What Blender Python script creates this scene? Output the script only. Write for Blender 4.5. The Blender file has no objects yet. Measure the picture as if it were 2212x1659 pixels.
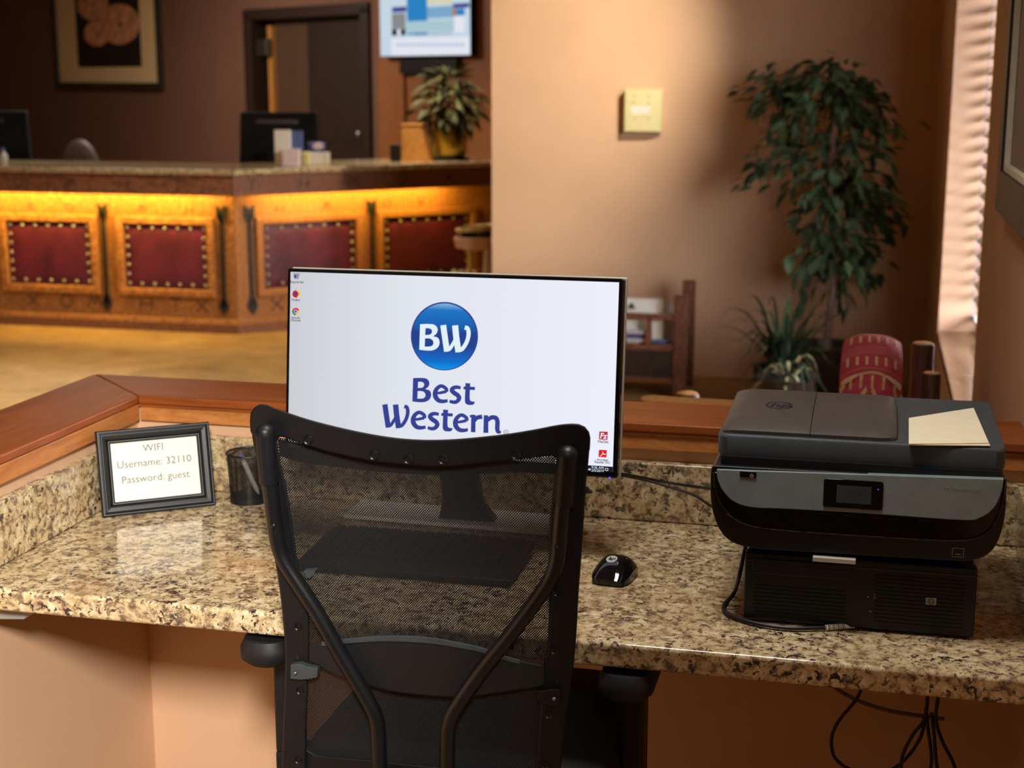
import bpy, math, random
import numpy as np
from mathutils import Vector, Matrix

# ------------------------------------------------------------------ scene, camera, world, light
S = bpy.context.scene
COL = S.collection
R_ = math.radians
S.view_settings.view_transform = 'Standard'
S.view_settings.look = 'None'
S.view_settings.exposure = 0.0
S.view_settings.gamma = 1.0
S.view_settings.use_curve_mapping = False
S.cycles.use_denoising = True
S.cycles.max_bounces = 7
S.cycles.diffuse_bounces = 4
S.cycles.transparent_max_bounces = 24
S.cycles.sample_clamp_indirect = 4.0
S.cycles.caustics_reflective = False
S.cycles.caustics_refractive = False

FPX, PITCH, YAW, EYE = 3200.0, 11.7, 13.6, 1.57
cam_d = bpy.data.cameras.new('camera')
cam = bpy.data.objects.new('camera', cam_d)
COL.objects.link(cam)
cam.location = (0, 0, EYE)
cam.rotation_euler = (R_(90 - PITCH), 0, R_(YAW))
cam_d.sensor_width = 36.0
cam_d.lens = FPX / 2212 * 36.0
cam_d.clip_start = 0.05
cam_d.dof.use_dof = True
cam_d.dof.focus_distance = 2.3
cam_d.dof.aperture_fstop = 5.0
S.camera = cam

W = bpy.data.worlds.new('sky')
S.world = W
W.use_nodes = True
bg = W.node_tree.nodes['Background']
bg.inputs[0].default_value = (0.97, 0.98, 1.0, 1)
bg.inputs[1].default_value = 26.0

def light(name, kind, loc, target, energy, color, size=0.2, size_y=None, angle=None, blend=0.5):
    d = bpy.data.lights.new(name, kind)
    o = bpy.data.objects.new(name, d)
    COL.objects.link(o)
    o.location = loc
    if target is not None:
        o.rotation_euler = (Vector(target) - Vector(loc)).to_track_quat('-Z', 'Y').to_euler()
    d.energy = energy
    d.color = color
    if kind == 'AREA':
        d.size = size
        if size_y:
            d.shape = 'RECTANGLE'
            d.size_y = size_y
    else:
        d.shadow_soft_size = size
    if kind == 'SPOT':
        d.spot_size = R_(angle)
        d.spot_blend = blend
    return o

WARM = (1.0, 0.95, 0.86)
# low lamp of the lobby behind the viewer: lights the left end of the desk
light('lobby_lamp', 'SPOT', (0.20, -0.6, 2.40), (-1.66, 1.91, 0.62), 1020, (1.0, 0.94, 0.83), 0.22, angle=45, blend=0.85)
# ceiling spot that washes the far wall above the plants
light('wall_washer', 'SPOT', (-0.10, 6.25, 2.62), (-1.95, 7.8, 1.42), 330, (1.0, 0.88, 0.68), 0.05, angle=53, blend=1.0)
light('desk_downlight', 'AREA', (-0.35, 2.0, 2.70), (-0.35, 2.15, 0), 10.5, WARM, 0.5).data.spread = R_(115)
light('lobby_downlight', 'AREA', (-4.2, 6.2, 2.70), (-4.2, 6.2, 0), 40, (1.0, 0.90, 0.68), 1.4).data.spread = R_(110)
light('reception_downlight', 'AREA', (-5.6, 10.2, 2.70), (-5.6, 10.6, 0), 90, (1.0, 0.86, 0.70), 1.2)
light('counter_fill', 'AREA', (-3.0, 9.0, 2.70), (-2.7, 9.6, 0), 10, (1.0, 0.84, 0.62), 0.3).data.spread = R_(80)  # added fill that brightens the plant, box and boards at the counter
light('rear_downlight', 'AREA', (-2.0, -1.0, 2.70), (-2.0, -1.0, 0), 5, WARM, 1.0)

# ------------------------------------------------------------------ pixel -> point helpers
_p, _y = R_(PITCH), R_(YAW)
_Rz = np.array([[math.cos(_y), -math.sin(_y), 0], [math.sin(_y), math.cos(_y), 0], [0, 0, 1]])
C_FW = _Rz @ np.array([0, math.cos(_p), -math.sin(_p)])
C_UP = _Rz @ np.array([0, math.sin(_p), math.cos(_p)])
C_RT = _Rz @ np.array([1.0, 0, 0])
C_O = np.array([0, 0, EYE])

def ray(px, py):
    return C_FW + C_RT * (px - 1106.0) / FPX - C_UP * (py - 829.5) / FPX

def at_plane(px, py, p0, n):
    d = ray(px, py)
    p0 = np.array(p0, float); n = np.array(n, float)
    return C_O + d * (((p0 - C_O) @ n) / (d @ n))

def at_y(px, py, y): return at_plane(px, py, (0, y, 0), (0, 1, 0))
def at_z(px, py, z): return at_plane(px, py, (0, 0, z), (0, 0, 1))
def at_x(px, py, x): return at_plane(px, py, (x, 0, 0), (1, 0, 0))

# ------------------------------------------------------------------ mesh builder
class MB:
    def __init__(s): s.v = []; s.f = []
    def add(s, vs, fs):
        b = len(s.v)
        s.v += [tuple(float(c) for c in q) for q in vs]
        s.f += [tuple(i + b for i in q) for q in fs]
        return s
    def box(s, x0, x1, y0, y1, z0, z1):
        vs = [(x0, y0, z0), (x1, y0, z0), (x1, y1, z0), (x0, y1, z0), (x0, y0, z1), (x1, y0, z1), (x1, y1, z1), (x0, y1, z1)]
        return s.add(vs, [(3, 2, 1, 0), (4, 5, 6, 7), (0, 1, 5, 4), (1, 2, 6, 5), (2, 3, 7, 6), (3, 0, 4, 7)])
    def obox(s, c, ex, ey, ez):
        c, ex, ey, ez = (np.array(q, float) for q in (c, ex, ey, ez))
        vs = [c - ex - ey - ez, c + ex - ey - ez, c + ex + ey - ez, c - ex + ey - ez, c - ex - ey + ez, c + ex - ey + ez, c + ex + ey + ez, c - ex + ey + ez]
        fs = [(3, 2, 1, 0), (4, 5, 6, 7), (0, 1, 5, 4), (1, 2, 6, 5), (2, 3, 7, 6), (3, 0, 4, 7)]
        if np.dot(np.cross(ex, ey), ez) < 0: fs = [q[::-1] for q in fs]
        return s.add(vs, fs)
    def prism(s, pts, off):
        pts = [np.array(q, float) for q in pts]; off = np.array(off, float)
        n = len(pts)
        nrm = sum((np.cross(pts[i] - pts[0], pts[(i + 1) % n] - pts[0]) for i in range(n)), np.zeros(3))
        if np.dot(nrm, off) > 0: pts = pts[::-1]
        vs = pts + [q + off for q in pts]
        fs = [tuple(range(n)), tuple(range(2 * n - 1, n - 1, -1))]
        fs += [((i + 1) % n, i, n + i, n + (i + 1) % n) for i in range(n)]
        return s.add(vs, fs)
    def loft(s, rings, cap=True, closed=True):
        n = len(rings[0]); vs = [q for r in rings for q in r]; fs = []
        for k in range(len(rings) - 1):
            for i in range(n if closed else n - 1):
                j = (i + 1) % n
                fs.append((k * n + i, k * n + j, (k + 1) * n + j, (k + 1) * n + i))
        if cap:
            fs.append(tuple(range(n - 1, -1, -1))); b = (len(rings) - 1) * n
            fs.append(tuple(range(b, b + n)))
        return s.add(vs, fs)
    def tube(s, path, r, n=12, cap=True):
        P = [np.array(q, float) for q in path]
        rs = r if hasattr(r, '__len__') else [r] * len(P)
        rings = []; u = None
        for i, q in enumerate(P):
            t = P[min(i + 1, len(P) - 1)] - P[max(i - 1, 0)]
            t = t / (np.linalg.norm(t) + 1e-12)
            if u is None:
                a = np.array([0, 0, 1.0]) if abs(t[2]) < 0.9 else np.array([1.0, 0, 0])
                u = np.cross(a, t)
            u = u - t * np.dot(u, t); u /= (np.linalg.norm(u) + 1e-12)
            w = np.cross(t, u)
            rings.append([q + rs[i] * (u * math.cos(2 * math.pi * k / n) + w * math.sin(2 * math.pi * k / n)) for k in range(n)])
        return s.loft(rings, cap)
    def lathe(s, c, prof, n=24, ax=(0, 0, 1), cap=True):
        c = np.array(c, float); ax = np.array(ax, float); ax /= np.linalg.norm(ax)
        a = np.array([1.0, 0, 0]) if abs(ax[0]) < 0.9 else np.array([0, 1.0, 0])
        u = np.cross(ax, a); u /= np.linalg.norm(u); w = np.cross(ax, u)
        rings = [[c + ax * z + r * (u * math.cos(2 * math.pi * k / n) + w * math.sin(2 * math.pi * k / n)) for k in range(n)] for r, z in prof]
        return s.loft(rings, cap)
    def ball(s, c, r, n=14, m=8, sc=(1, 1, 1)):
        c = np.array(c, float); rings = []
        for i in range(m + 1):
            t = max(1e-3, min(math.pi - 1e-3, math.pi * i / m))
            rings.append([c + np.array([r * sc[0] * math.sin(t) * math.cos(2 * math.pi * k / n), r * sc[1] * math.sin(t) * math.sin(2 * math.pi * k / n), -r * sc[2] * math.cos(t)]) for k in range(n)])
        return s.loft(rings)
    def sheet(s, fn, nu, nv):
        vs = [fn(i / nu, j / nv) for j in range(nv + 1) for i in range(nu + 1)]
        fs = [(j * (nu + 1) + i, j * (nu + 1) + i + 1, (j + 1) * (nu + 1) + i + 1, (j + 1) * (nu + 1) + i) for j in range(nv) for i in range(nu)]
        return s.add(vs, fs)

WO = {}
def mesh_from(mb, name, o, smooth=True, angle=38, sharp=True):
    me = bpy.data.meshes.new(name)
    me.from_pydata([(a - o[0], b - o[1], c - o[2]) for a, b, c in mb.v], [], mb.f)
    me.validate(); me.update()
    if smooth:
        for q in me.polygons: q.use_smooth = True
        if sharp: me.set_sharp_from_angle(angle=R_(angle))
    return me

def obj(name, mb, mat, parent=None, loc=None, bevel=0.0, seg=2, smooth=True, angle=38, label=None, stuff=False, sharp=True):
    o0 = WO[parent.name] if parent else (loc if loc is not None else (0, 0, 0))
    me = mesh_from(mb, name, o0, smooth, angle, sharp=(bevel == 0 and sharp))
    o = bpy.data.objects.new(name, me); COL.objects.link(o)
    if parent: o.parent = parent
    else: o.location = o0
    WO[o.name] = o0
    if mat: me.materials.append(mat)
    if bevel > 0:
        m = o.modifiers.new('bevel', 'BEVEL'); m.width = bevel; m.segments = seg; m.limit_method = 'ANGLE'; m.angle_limit = R_(35); m.harden_normals = True
    if label: o['label'] = label
    if stuff: o['kind'] = 'stuff'
    return o

def thing(name, label, cat, loc, group=None):
    o = bpy.data.objects.new(name, None); COL.objects.link(o)
    o.empty_display_size = 0.05
    o.location = loc; WO[o.name] = tuple(float(c) for c in loc)
    o['label'] = label; o['category'] = cat
    if group: o['group'] = group
    return o
def tag(o, label, cat, group=None):
    o['label'] = label; o['category'] = cat
    if group: o['group'] = group
    return o
def struct(name, mb, mat, parent=None, loc=None, **k):
    o = obj(name, mb, mat, parent, loc, **k)
    if not parent: o['kind'] = 'structure'
    return o
def inst(name, me, mat, parent, M):
    """another piece sharing mesh data; M is its world matrix"""
    o = bpy.data.objects.new(name, me); COL.objects.link(o)
    o.parent = parent
    o.matrix_local = Matrix.Translation(-Vector(WO[parent.name])) @ M
    if mat and not me.materials: me.materials.append(mat)
    return o

# ------------------------------------------------------------------ materials
def lin(c):
    return tuple(((x / 255) / 12.92 if x / 255 <= 0.04045 else ((x / 255 + 0.055) / 1.055) ** 2.4) for x in c) + (1.0,)

class NT:
    def __init__(s, name):
        s.m = bpy.data.materials.new(name); s.m.use_nodes = True
        s.t = s.m.node_tree; s.b = s.t.nodes['Principled BSDF']; s.out = s.t.nodes['Material Output']
    def n(s, kind, **k):
        q = s.t.nodes.new(kind)
        for a, b in k.items(): setattr(q, a, b)
        return q
    def l(s, a, b): s.t.links.new(a, b)
    def coords(s, scale=(1, 1, 1), kind='Object'):
        tc = s.n('ShaderNodeTexCoord'); mp = s.n('ShaderNodeMapping'); mp.inputs['Scale'].default_value = scale
        s.l(tc.outputs[kind], mp.inputs['Vector']); return mp.outputs['Vector']
    def noise(s, vec, scale, detail=3, rough=0.55, dist=0.0):
        q = s.n('ShaderNodeTexNoise'); q.inputs['Scale'].default_value = scale; q.inputs['Detail'].default_value = detail
        q.inputs['Roughness'].default_value = rough; q.inputs['Distortion'].default_value = dist
        s.l(vec, q.inputs['Vector']); return q.outputs['Fac']
    def ramp(s, fac, stops, mode='LINEAR'):
        q = s.n('ShaderNodeValToRGB'); e = q.color_ramp; e.interpolation = mode
        while len(e.elements) < len(stops): e.elements.new(0.5)
        for el, (p, c) in zip(e.elements, stops): el.position = p; el.color = c if len(c) == 4 else lin(c)
        s.l(fac, q.inputs['Fac']); return q.outputs['Color']
    def mix(s, fac, a, b, mode='MIX'):
        q = s.n('ShaderNodeMix', data_type='RGBA', blend_type=mode)
        for sock, val in ((q.inputs[0], fac), (q.inputs[6], a), (q.inputs[7], b)):
            if hasattr(val, 'is_output'): s.l(val, sock)
            else: sock.default_value = val
        return q.outputs[2]
    def math(s, op, a, b=None):
        q = s.n('ShaderNodeMath', operation=op)
        for sock, val in zip(q.inputs, (a, b)):
            if val is None: continue
            if hasattr(val, 'is_output'): s.l(val, sock)
            else: sock.default_value = val
        return q.outputs[0]
    def bump(s, h, strength, dist=0.002):
        q = s.n('ShaderNodeBump'); q.inputs['Strength'].default_value = strength; q.inputs['Distance'].default_value = dist
        s.l(h, q.inputs['Height']); s.l(q.outputs['Normal'], s.b.inputs['Normal'])

def plain(name, c, rough=0.5, metal=0.0, spec=0.5, vary=0.10, vscale=30, bump=0.0, bscale=600, coat=0.0):
    t = NT(name); v = t.coords()
    f = t.noise(v, vscale, 2)
    a = lin(c); k0, k1 = 1 - vary, 1 + vary
    t.l(t.ramp(f, [(0.3, tuple(x * k0 for x in a[:3]) + (1,)), (0.7, tuple(min(1, x * k1) for x in a[:3]) + (1,))]), t.b.inputs['Base Color'])
    t.b.inputs['Roughness'].default_value = rough; t.b.inputs['Metallic'].default_value = metal
    t.b.inputs['Specular IOR Level'].default_value = spec
    t.b.inputs['Coat Weight'].default_value = coat; t.b.inputs['Coat Roughness'].default_value = 0.05
    if bump: t.bump(t.noise(v, bscale, 2), bump, 0.0006)
    return t.m

def emit(name, c, strength=1.0):
    t = NT(name); e = t.n('ShaderNodeEmission'); e.inputs[0].default_value = lin(c); e.inputs[1].default_value = strength
    t.l(e.outputs[0], t.out.inputs['Surface']); return t.m

def granite(name):
    t = NT(name); v = t.coords()
    n1 = t.noise(v, 62, 6, 0.70, 0.4)
    base = t.ramp(n1, [(0.36, (66, 54, 52)), (0.43, (142, 122, 100)), (0.48, (192, 168, 128)), (0.56, (216, 196, 156)), (0.66, (238, 226, 200))])
    fl = t.noise(v, 82, 4, 0.62, 0.6)
    base = t.mix(t.ramp(fl, [(0.415, (1, 1, 1, 1)), (0.43, (0, 0, 0, 1))]), base, lin((54, 42, 44)))
    gr = t.noise(v, 52, 4, 0.65, 0.6)
    base = t.mix(t.ramp(gr, [(0.60, (0, 0, 0, 1)), (0.63, (0.85, 0.85, 0.85, 1))]), base, lin((128, 116, 104)))
    big = t.noise(v, 9, 3)
    base = t.mix(t.ramp(big, [(0.42, (0, 0, 0, 1)), (0.68, (0.45, 0.45, 0.45, 1))]), base, lin((186, 156, 112)))
    t.l(base, t.b.inputs['Base Color'])
    t.b.inputs['Roughness'].default_value = 0.09; t.b.inputs['Specular IOR Level'].default_value = 0.6
    return t.m

def board(name, c0, c1, c2, stretch, rough=0.4, coat=0.2):
    t = NT(name)
    f = t.mix(0.4, t.noise(t.coords(stretch), 1.0, 4, 0.6, 0.6), t.noise(t.coords(tuple(q * 5 for q in stretch)), 1.0, 3))
    t.l(t.ramp(f, [(0.32, c0), (0.5, c1), (0.68, c2)]), t.b.inputs['Base Color'])
    t.b.inputs['Specular IOR Level'].default_value = 0.25
    t.b.inputs['Roughness'].default_value = rough; t.b.inputs['Coat Weight'].default_value = coat * 0.5; t.b.inputs['Coat Roughness'].default_value = 0.3
    return t.m

def wood(name, dark, mid, light_, scale=(1, 1, 1), rough=0.42, coat=0.25, rings=9):
    t = NT(name); v = t.coords(scale)
    w = t.n('ShaderNodeTexWave', wave_type='BANDS', bands_direction='Y'); w.inputs['Scale'].default_value = rings
    w.inputs['Distortion'].default_value = 7; w.inputs['Detail'].default_value = 3; w.inputs['Detail Scale'].default_value = 1.4
    t.l(v, w.inputs['Vector'])
    fine = t.noise(t.coords((scale[0] * 4, scale[1] * 60, scale[2] * 60)), 3, 4)
    f = t.mix(0.45, w.outputs['Fac'], fine)
    t.l(t.ramp(f, [(0.15, dark), (0.5, mid), (0.85, light_)]), t.b.inputs['Base Color'])
    t.b.inputs['Roughness'].default_value = rough; t.b.inputs['Coat Weight'].default_value = coat; t.b.inputs['Coat Roughness'].default_value = 0.25
    return t.m

PEACH = (222, 182, 148)
M = {}
def paint(name, c):
    t = NT(name); v = t.coords()
    a = lin(c)
    t.l(t.ramp(t.noise(v, 1.6, 3), [(0.3, tuple(x * 0.94 for x in a[:3]) + (1,)), (0.7, tuple(x * 1.05 for x in a[:3]) + (1,))]), t.b.inputs['Base Color'])
    t.b.inputs['Roughness'].default_value = 0.62; t.b.inputs['Specular IOR Level'].default_value = 0.3
    t.bump(t.noise(v, 190, 3), 0.12, 0.001); return t.m
M['peach'] = paint('peach_paint', PEACH)
M['tan_wall'] = paint('tan_paint', (206, 168, 140))
M['brown_wall'] = paint('brown_paint', (128, 92, 76))
M['ceiling'] = paint('ceiling_paint', (205, 190, 170))
M['granite'] = granite('granite')
M['oak'] = board('ledge_wood', (126, 62, 26), (150, 78, 34), (170, 94, 44), (2.5, 28, 28))
M['oak_y'] = board('ledge_wood_left', (126, 62, 26), (150, 78, 34), (170, 94, 44), (28, 2.5, 28))
M['oak_light'] = board('apron_wood', (168, 102, 52), (196, 126, 68), (214, 148, 86), (9, 30, 26), 0.4, 0.3)
M['oak_light_y'] = board('apron_wood_left', (160, 96, 48), (188, 118, 62), (206, 138, 78), (30, 4, 26), 0.4, 0.3)
M['panel_wood'] = wood('counter_wood', (120, 74, 34), (164, 106, 52), (186, 128, 68), (2, 2, 4), 0.6, 0.0)
M['fascia_wood'] = wood('fascia_wood', (86, 50, 34), (124, 76, 52), (140, 92, 64), (2, 2, 4), 0.6, 0.0)
M['trim_wood'] = wood('trim_wood', (136, 82, 42), (166, 102, 54), (182, 116, 66), (4, 4, 0.6), 0.5, 0.0)
M['dark_wood'] = wood('dark_wood', (34, 22, 18), (48, 32, 26), (60, 42, 34), (4, 4, 1), 0.5, 0.1)
M['log_wood'] = wood('log_wood', (52, 30, 20), (78, 46, 30), (96, 60, 40), (6, 6, 1), 0.55, 0.1)
M['log_end'] = wood('log_end', (204, 146, 80), (226, 172, 100), (238, 190, 120), (8, 8, 8), 0.6, 0.0)
M['rack_wood'] = wood('rack_wood', (84, 48, 36), (116, 68, 48), (140, 86, 60), (5, 5, 1.5), 0.5, 0.1)
M['grey_frame_m'] = plain('bracket_grey', (150, 146, 142), 0.5)
M['black'] = plain('black_plastic', (19, 21, 26), 0.42, spec=0.4, bump=0.25, bscale=900)
M['black_frame'] = plain('chair_frame_plastic', (17, 19, 24), 0.5, spec=0.35, bump=0.3, bscale=1200)
M['black_tube'] = plain('chair_tube_steel', (18, 20, 24), 0.32, spec=0.5, bump=0.12, bscale=1500)
M['black_gloss'] = plain('gloss_black_plastic', (12, 12, 14), 0.06, spec=0.6)
M['black_soft'] = plain('black_foam', (19, 20, 24), 0.6)
M['fabric_black'] = plain('black_fabric', (24, 24, 27), 0.85, bump=0.5, bscale=700)
M['printer_grey'] = plain('printer_charcoal', (62, 70, 76), 0.5, bump=0.2, bscale=1400)
M['printer_body'] = plain('printer_black', (20, 24, 30), 0.38)
M['printer_panel'] = plain('printer_panel_grey', (122, 136, 140), 0.45, bump=0.2, bscale=1600)
M['chrome'] = plain('chrome', (205, 205, 205), 0.12, metal=1.0, vary=0.02)
M['steel'] = plain('brushed_steel', (168, 170, 172), 0.32, metal=1.0, vary=0.05)
M['silver'] = plain('silver_plastic', (196, 194, 188), 0.35, vary=0.03)
M['base_white'] = plain('base_white', (240, 240, 240), 0.3, vary=0.02)
M['white'] = plain('white_paper', (236, 232, 222), 0.7, vary=0.02)
M['cream_paper'] = plain('cream_paper', (240, 230, 204), 0.75, vary=0.03)
M['cream_plastic'] = plain('cream_plastic', (218, 208, 154), 0.5, vary=0.03)
M['brass'] = plain('brass', (226, 206, 140), 0.3, metal=0.35, vary=0.06)
M['leather'] = plain('red_leather', (82, 22, 46), 0.5, vary=0.35, vscale=6, bump=0.4, bscale=160)
M['iron'] = plain('black_iron', (28, 28, 28), 0.5)
M['card_print'] = plain('card_print', (104, 104, 106), 0.6)
M['print_dark'] = plain('dark_print', (70, 66, 66), 0.6)
M['print_grey'] = plain('grey_print', (150, 150, 148), 0.6)
M['print_light'] = plain('light_print', (205, 205, 200), 0.5)
M['blue_card'] = plain('blue_card', (84, 104, 160), 0.6)
M['violet_card'] = plain('violet_card', (70, 66, 130), 0.6)
M['pink_card'] = plain('pale_pink_card', (224, 204, 206), 0.6)
M['yellow_card'] = plain('yellow_card', (214, 206, 130), 0.6)
M['box_wood'] = wood('box_wood', (176, 116, 50), (200, 138, 66), (214, 156, 84), (4, 4, 8), 0.6, 0.0)

def leaf_mat(name, dark, light_):
    t = NT(name); oi = t.n('ShaderNodeObjectInfo')
    v = t.coords(); f = t.noise(v, 40, 2)
    c = t.mix(t.math('MULTIPLY', f, 0.4), t.ramp(oi.outputs['Random'], [(0, dark), (1, light_)]), lin(light_))
    t.l(c, t.b.inputs['Base Color']); t.b.inputs['Roughness'].default_value = 0.6
    t.b.inputs['Specular IOR Level'].default_value = 0.3
    t.b.inputs['Transmission Weight'].default_value = 0.0
    return t.m
M['leaf'] = leaf_mat('ficus_leaf', (26, 46, 32), (92, 116, 80))
M['leaf_dark'] = leaf_mat('dark_leaf', (20, 32, 22), (40, 56, 38))
M['leaf_pale'] = leaf_mat('pale_leaf', (168, 166, 118), (214, 208, 164))
M['leaf_olive'] = leaf_mat('olive_leaf', (36, 42, 24), (100, 98, 56))
M['bark'] = plain('bark', (120, 92, 80), 0.8, vary=0.3)

def floor_mat():
    t = NT('floor_stone'); v = t.coords()
    f = t.noise(v, 1.1, 5, 0.6, 0.8); g = t.noise(v, 7, 4)
    c = t.mix(0.35, t.ramp(f, [(0.3, (120, 92, 52)), (0.55, (176, 142, 84)), (0.75, (150, 116, 66))]), t.ramp(g, [(0.3, (120, 92, 56)), (0.7, (190, 156, 98))]))
    t.l(c, t.b.inputs['Base Color']); t.b.inputs['Roughness'].default_value = 0.5; return t.m
M['floor'] = floor_mat()

def mesh_cloth(name, p, q, thr, c):
    """black knitted mesh: staggered open holes of a few millimetres"""
    t = NT(name); tc = t.n('ShaderNodeTexCoord'); sp = t.n('ShaderNodeSeparateXYZ'); t.l(tc.outputs['Object'], sp.inputs[0])
    a = t.math('COSINE', t.math('MULTIPLY', sp.outputs['X'], 2 * math.pi / p))
    b = t.math('COSINE', t.math('MULTIPLY', sp.outputs['Z'], 2 * math.pi / q))
    hole = t.math('GREATER_THAN', t.math('MULTIPLY', a, b), thr)
    t.b.inputs['Base Color'].default_value = lin(c); t.b.inputs['Roughness'].default_value = 0.7
    tr = t.n('ShaderNodeBsdfTransparent'); mx = t.n('ShaderNodeMixShader')
    t.l(hole, mx.inputs[0]); t.l(t.b.outputs[0], mx.inputs[1]); t.l(tr.outputs[0], mx.inputs[2]); t.l(mx.outputs[0], t.out.inputs['Surface'])
    return t.m
M['chair_mesh'] = mesh_cloth('chair_mesh', 0.0037, 0.0042, 0.46, (17, 18, 22))

def cup_mesh():
    t = NT('wire_mesh'); tc = t.n('ShaderNodeTexCoord'); sp = t.n('ShaderNodeSeparateXYZ'); t.l(tc.outputs['Object'], sp.inputs[0])
    ang = t.math('ARCTAN2', sp.outputs['Y'], sp.outputs['X'])
    a = t.math('COSINE', t.math('MULTIPLY', ang, 76.0)); b = t.math('COSINE', t.math('MULTIPLY', sp.outputs['Z'], 2 * math.pi / 0.0042))
    hole = t.math('GREATER_THAN', t.math('MULTIPLY', a, b), 0.12)
    t.b.inputs['Base Color'].default_value = lin((22, 22, 24)); t.b.inputs['Roughness'].default_value = 0.4
    tr = t.n('ShaderNodeBsdfTransparent'); mx = t.n('ShaderNodeMixShader')
    t.l(hole, mx.inputs[0]); t.l(t.b.outputs[0], mx.inputs[1]); t.l(tr.outputs[0], mx.inputs[2]); t.l(mx.outputs[0], t.out.inputs['Surface'])
    return t.m
M['cup_mesh'] = cup_mesh()

def thin_glass(name):
    t = NT(name); tr = t.n('ShaderNodeBsdfTransparent'); gl = t.n('ShaderNodeBsdfGlossy'); gl.inputs['Roughness'].default_value = 0.02
    mx = t.n('ShaderNodeMixShader'); mx.inputs[0].default_value = 0.07
    t.l(tr.outputs[0], mx.inputs[1]); t.l(gl.outputs[0], mx.inputs[2]); t.l(mx.outputs[0], t.out.inputs['Surface']); return t.m
M['glass'] = thin_glass('window_glass')

# ------------------------------------------------------------------ curves, flat shapes, text
def smooth_path(pts, n=6, closed=False):
    """Catmull-Rom through pts; a third item 'c' marks a corner"""
    P = [np.array(q[:2] if (len(q) == 3 and q[2] == 'c') else q, float) for q in pts]
    K = [len(q) == 3 and isinstance(q[-1], str) for q in pts]
    N = len(P); out = []
    for i in range(N if closed else N - 1):
        a, b = P[i], P[(i + 1) % N]
        pa = P[i - 1] if (closed or i > 0) else None
        nb = P[(i + 2) % N] if (closed or i + 2 < N) else None
        ta = (b - a) if (K[i] or pa is None) else (b - pa) / 2
        tb = (b - a) if (K[(i + 1) % N] or nb is None) else (nb - a) / 2
        if K[i] and K[(i + 1) % N]:
            out.append(a); continue
        for k in range(n):
            s = k / n; s2, s3 = s * s, s * s * s
            out.append((2 * s3 - 3 * s2 + 1) * a + (s3 - 2 * s2 + s) * ta + (-2 * s3 + 3 * s2) * b + (s3 - s2) * tb)
    if not closed: out.append(P[-1])
    return out

def stroke(pts, widths, n=8):
    c = smooth_path(pts, n); m = len(c)
    ws = np.interp(np.linspace(0, len(widths) - 1, m), range(len(widths)), widths)
    L, Rr = [], []
    for i in range(m):
        t = c[min(i + 1, m - 1)] - c[max(i - 1, 0)]; t = t / (np.linalg.norm(t) + 1e-9)
        nn = np.array([-t[1], t[0]]) * ws[i] / 2
        L.append(c[i] + nn); Rr.append(c[i] - nn)
    return L + Rr[::-1]

def fill2d(contours):
    cu = bpy.data.curves.new('tmp', 'CURVE'); cu.dimensions = '2D'; cu.fill_mode = 'BOTH'
    for c in contours:
        sp = cu.splines.new('POLY'); sp.points.add(len(c) - 1)
        for q, (u, v) in zip(sp.points, c): q.co = (u, v, 0, 1)
        sp.use_cyclic_u = True
    return curve_tris(cu)

def curve_tris(cu):
    o = bpy.data.objects.new('tmp', cu); COL.objects.link(o)
    dg = bpy.context.evaluated_depsgraph_get(); dg.update()
    me = bpy.data.meshes.new_from_object(o.evaluated_get(dg))
    vs = [tuple(v.co[:2]) for v in me.vertices]; fs = [tuple(q.vertices) for q in me.polygons]
    bpy.data.objects.remove(o); bpy.data.curves.remove(cu); bpy.data.meshes.remove(me)
    return vs, fs

class Plane:
    """a flat surface of a thing: origin, two unit axes and the outward normal"""
    def __init__(s, o, ex, ey):
        s.o = np.array(o, float); s.ex = np.array(ex, float) / np.linalg.norm(ex)
        ey = np.array(ey, float); ey = ey - s.ex * (ey @ s.ex); s.ey = ey / np.linalg.norm(ey); s.n = np.cross(s.ex, s.ey)
    def pt(s, u, v, off=0.0): return s.o + s.ex * u + s.ey * v + s.n * off
    def uv(s, px, py):
        q = at_plane(px, py, s.o, s.n) - s.o; return np.array([q @ s.ex, q @ s.ey])
    def shape(s, contours, off, mb=None):
        vs, fs = fill2d(contours); mb = mb or MB()
        return mb.add([s.pt(u, v, off) for u, v in vs], fs)
    def px_shape(s, contours, off, mb=None):
        return s.shape([[s.uv(*q[:2]) for q in c] for c in contours], off, mb)
    def rect(s, u0, u1, v0, v1, off, mb=None):
        mb = mb or MB(); return mb.add([s.pt(u0, v0, off), s.pt(u1, v0, off), s.pt(u1, v1, off), s.pt(u0, v1, off)], [(0, 1, 2, 3)])
    def text(s, body, u, v, size, off, align='CENTER', bold=0.0, mb=None, shear=0.0, squeeze=1.0):
        cu = bpy.data.curves.new('tmp', 'FONT'); cu.body = body; cu.size = size; cu.align_x = align; cu.offset = bold; cu.shear = shear
        cu.resolution_u = 3
        vs, fs = curve_tris(cu); mb = mb or MB()
        return mb.add([s.pt(u + a * squeeze, v + b, off) for a, b in vs], fs)

def circle(cx, cy, r, n=32, ry=None):
    ry = ry or r
    return [(cx + r * math.cos(2 * math.pi * k / n), cy + ry * math.sin(2 * math.pi * k / n)) for k in range(n)]
def rrect(x0, x1, y0, y1, r, n=5):
    out = []
    for cx, cy, a in ((x1 - r, y1 - r, 0), (x0 + r, y1 - r, 90), (x0 + r, y0 + r, 180), (x1 - r, y0 + r, 270)):
        for k in range(n + 1):
            t = R_(a + 90 * k / n); out.append((cx + r * math.cos(t), cy + r * math.sin(t)))
    return out

random.seed(7)
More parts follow.
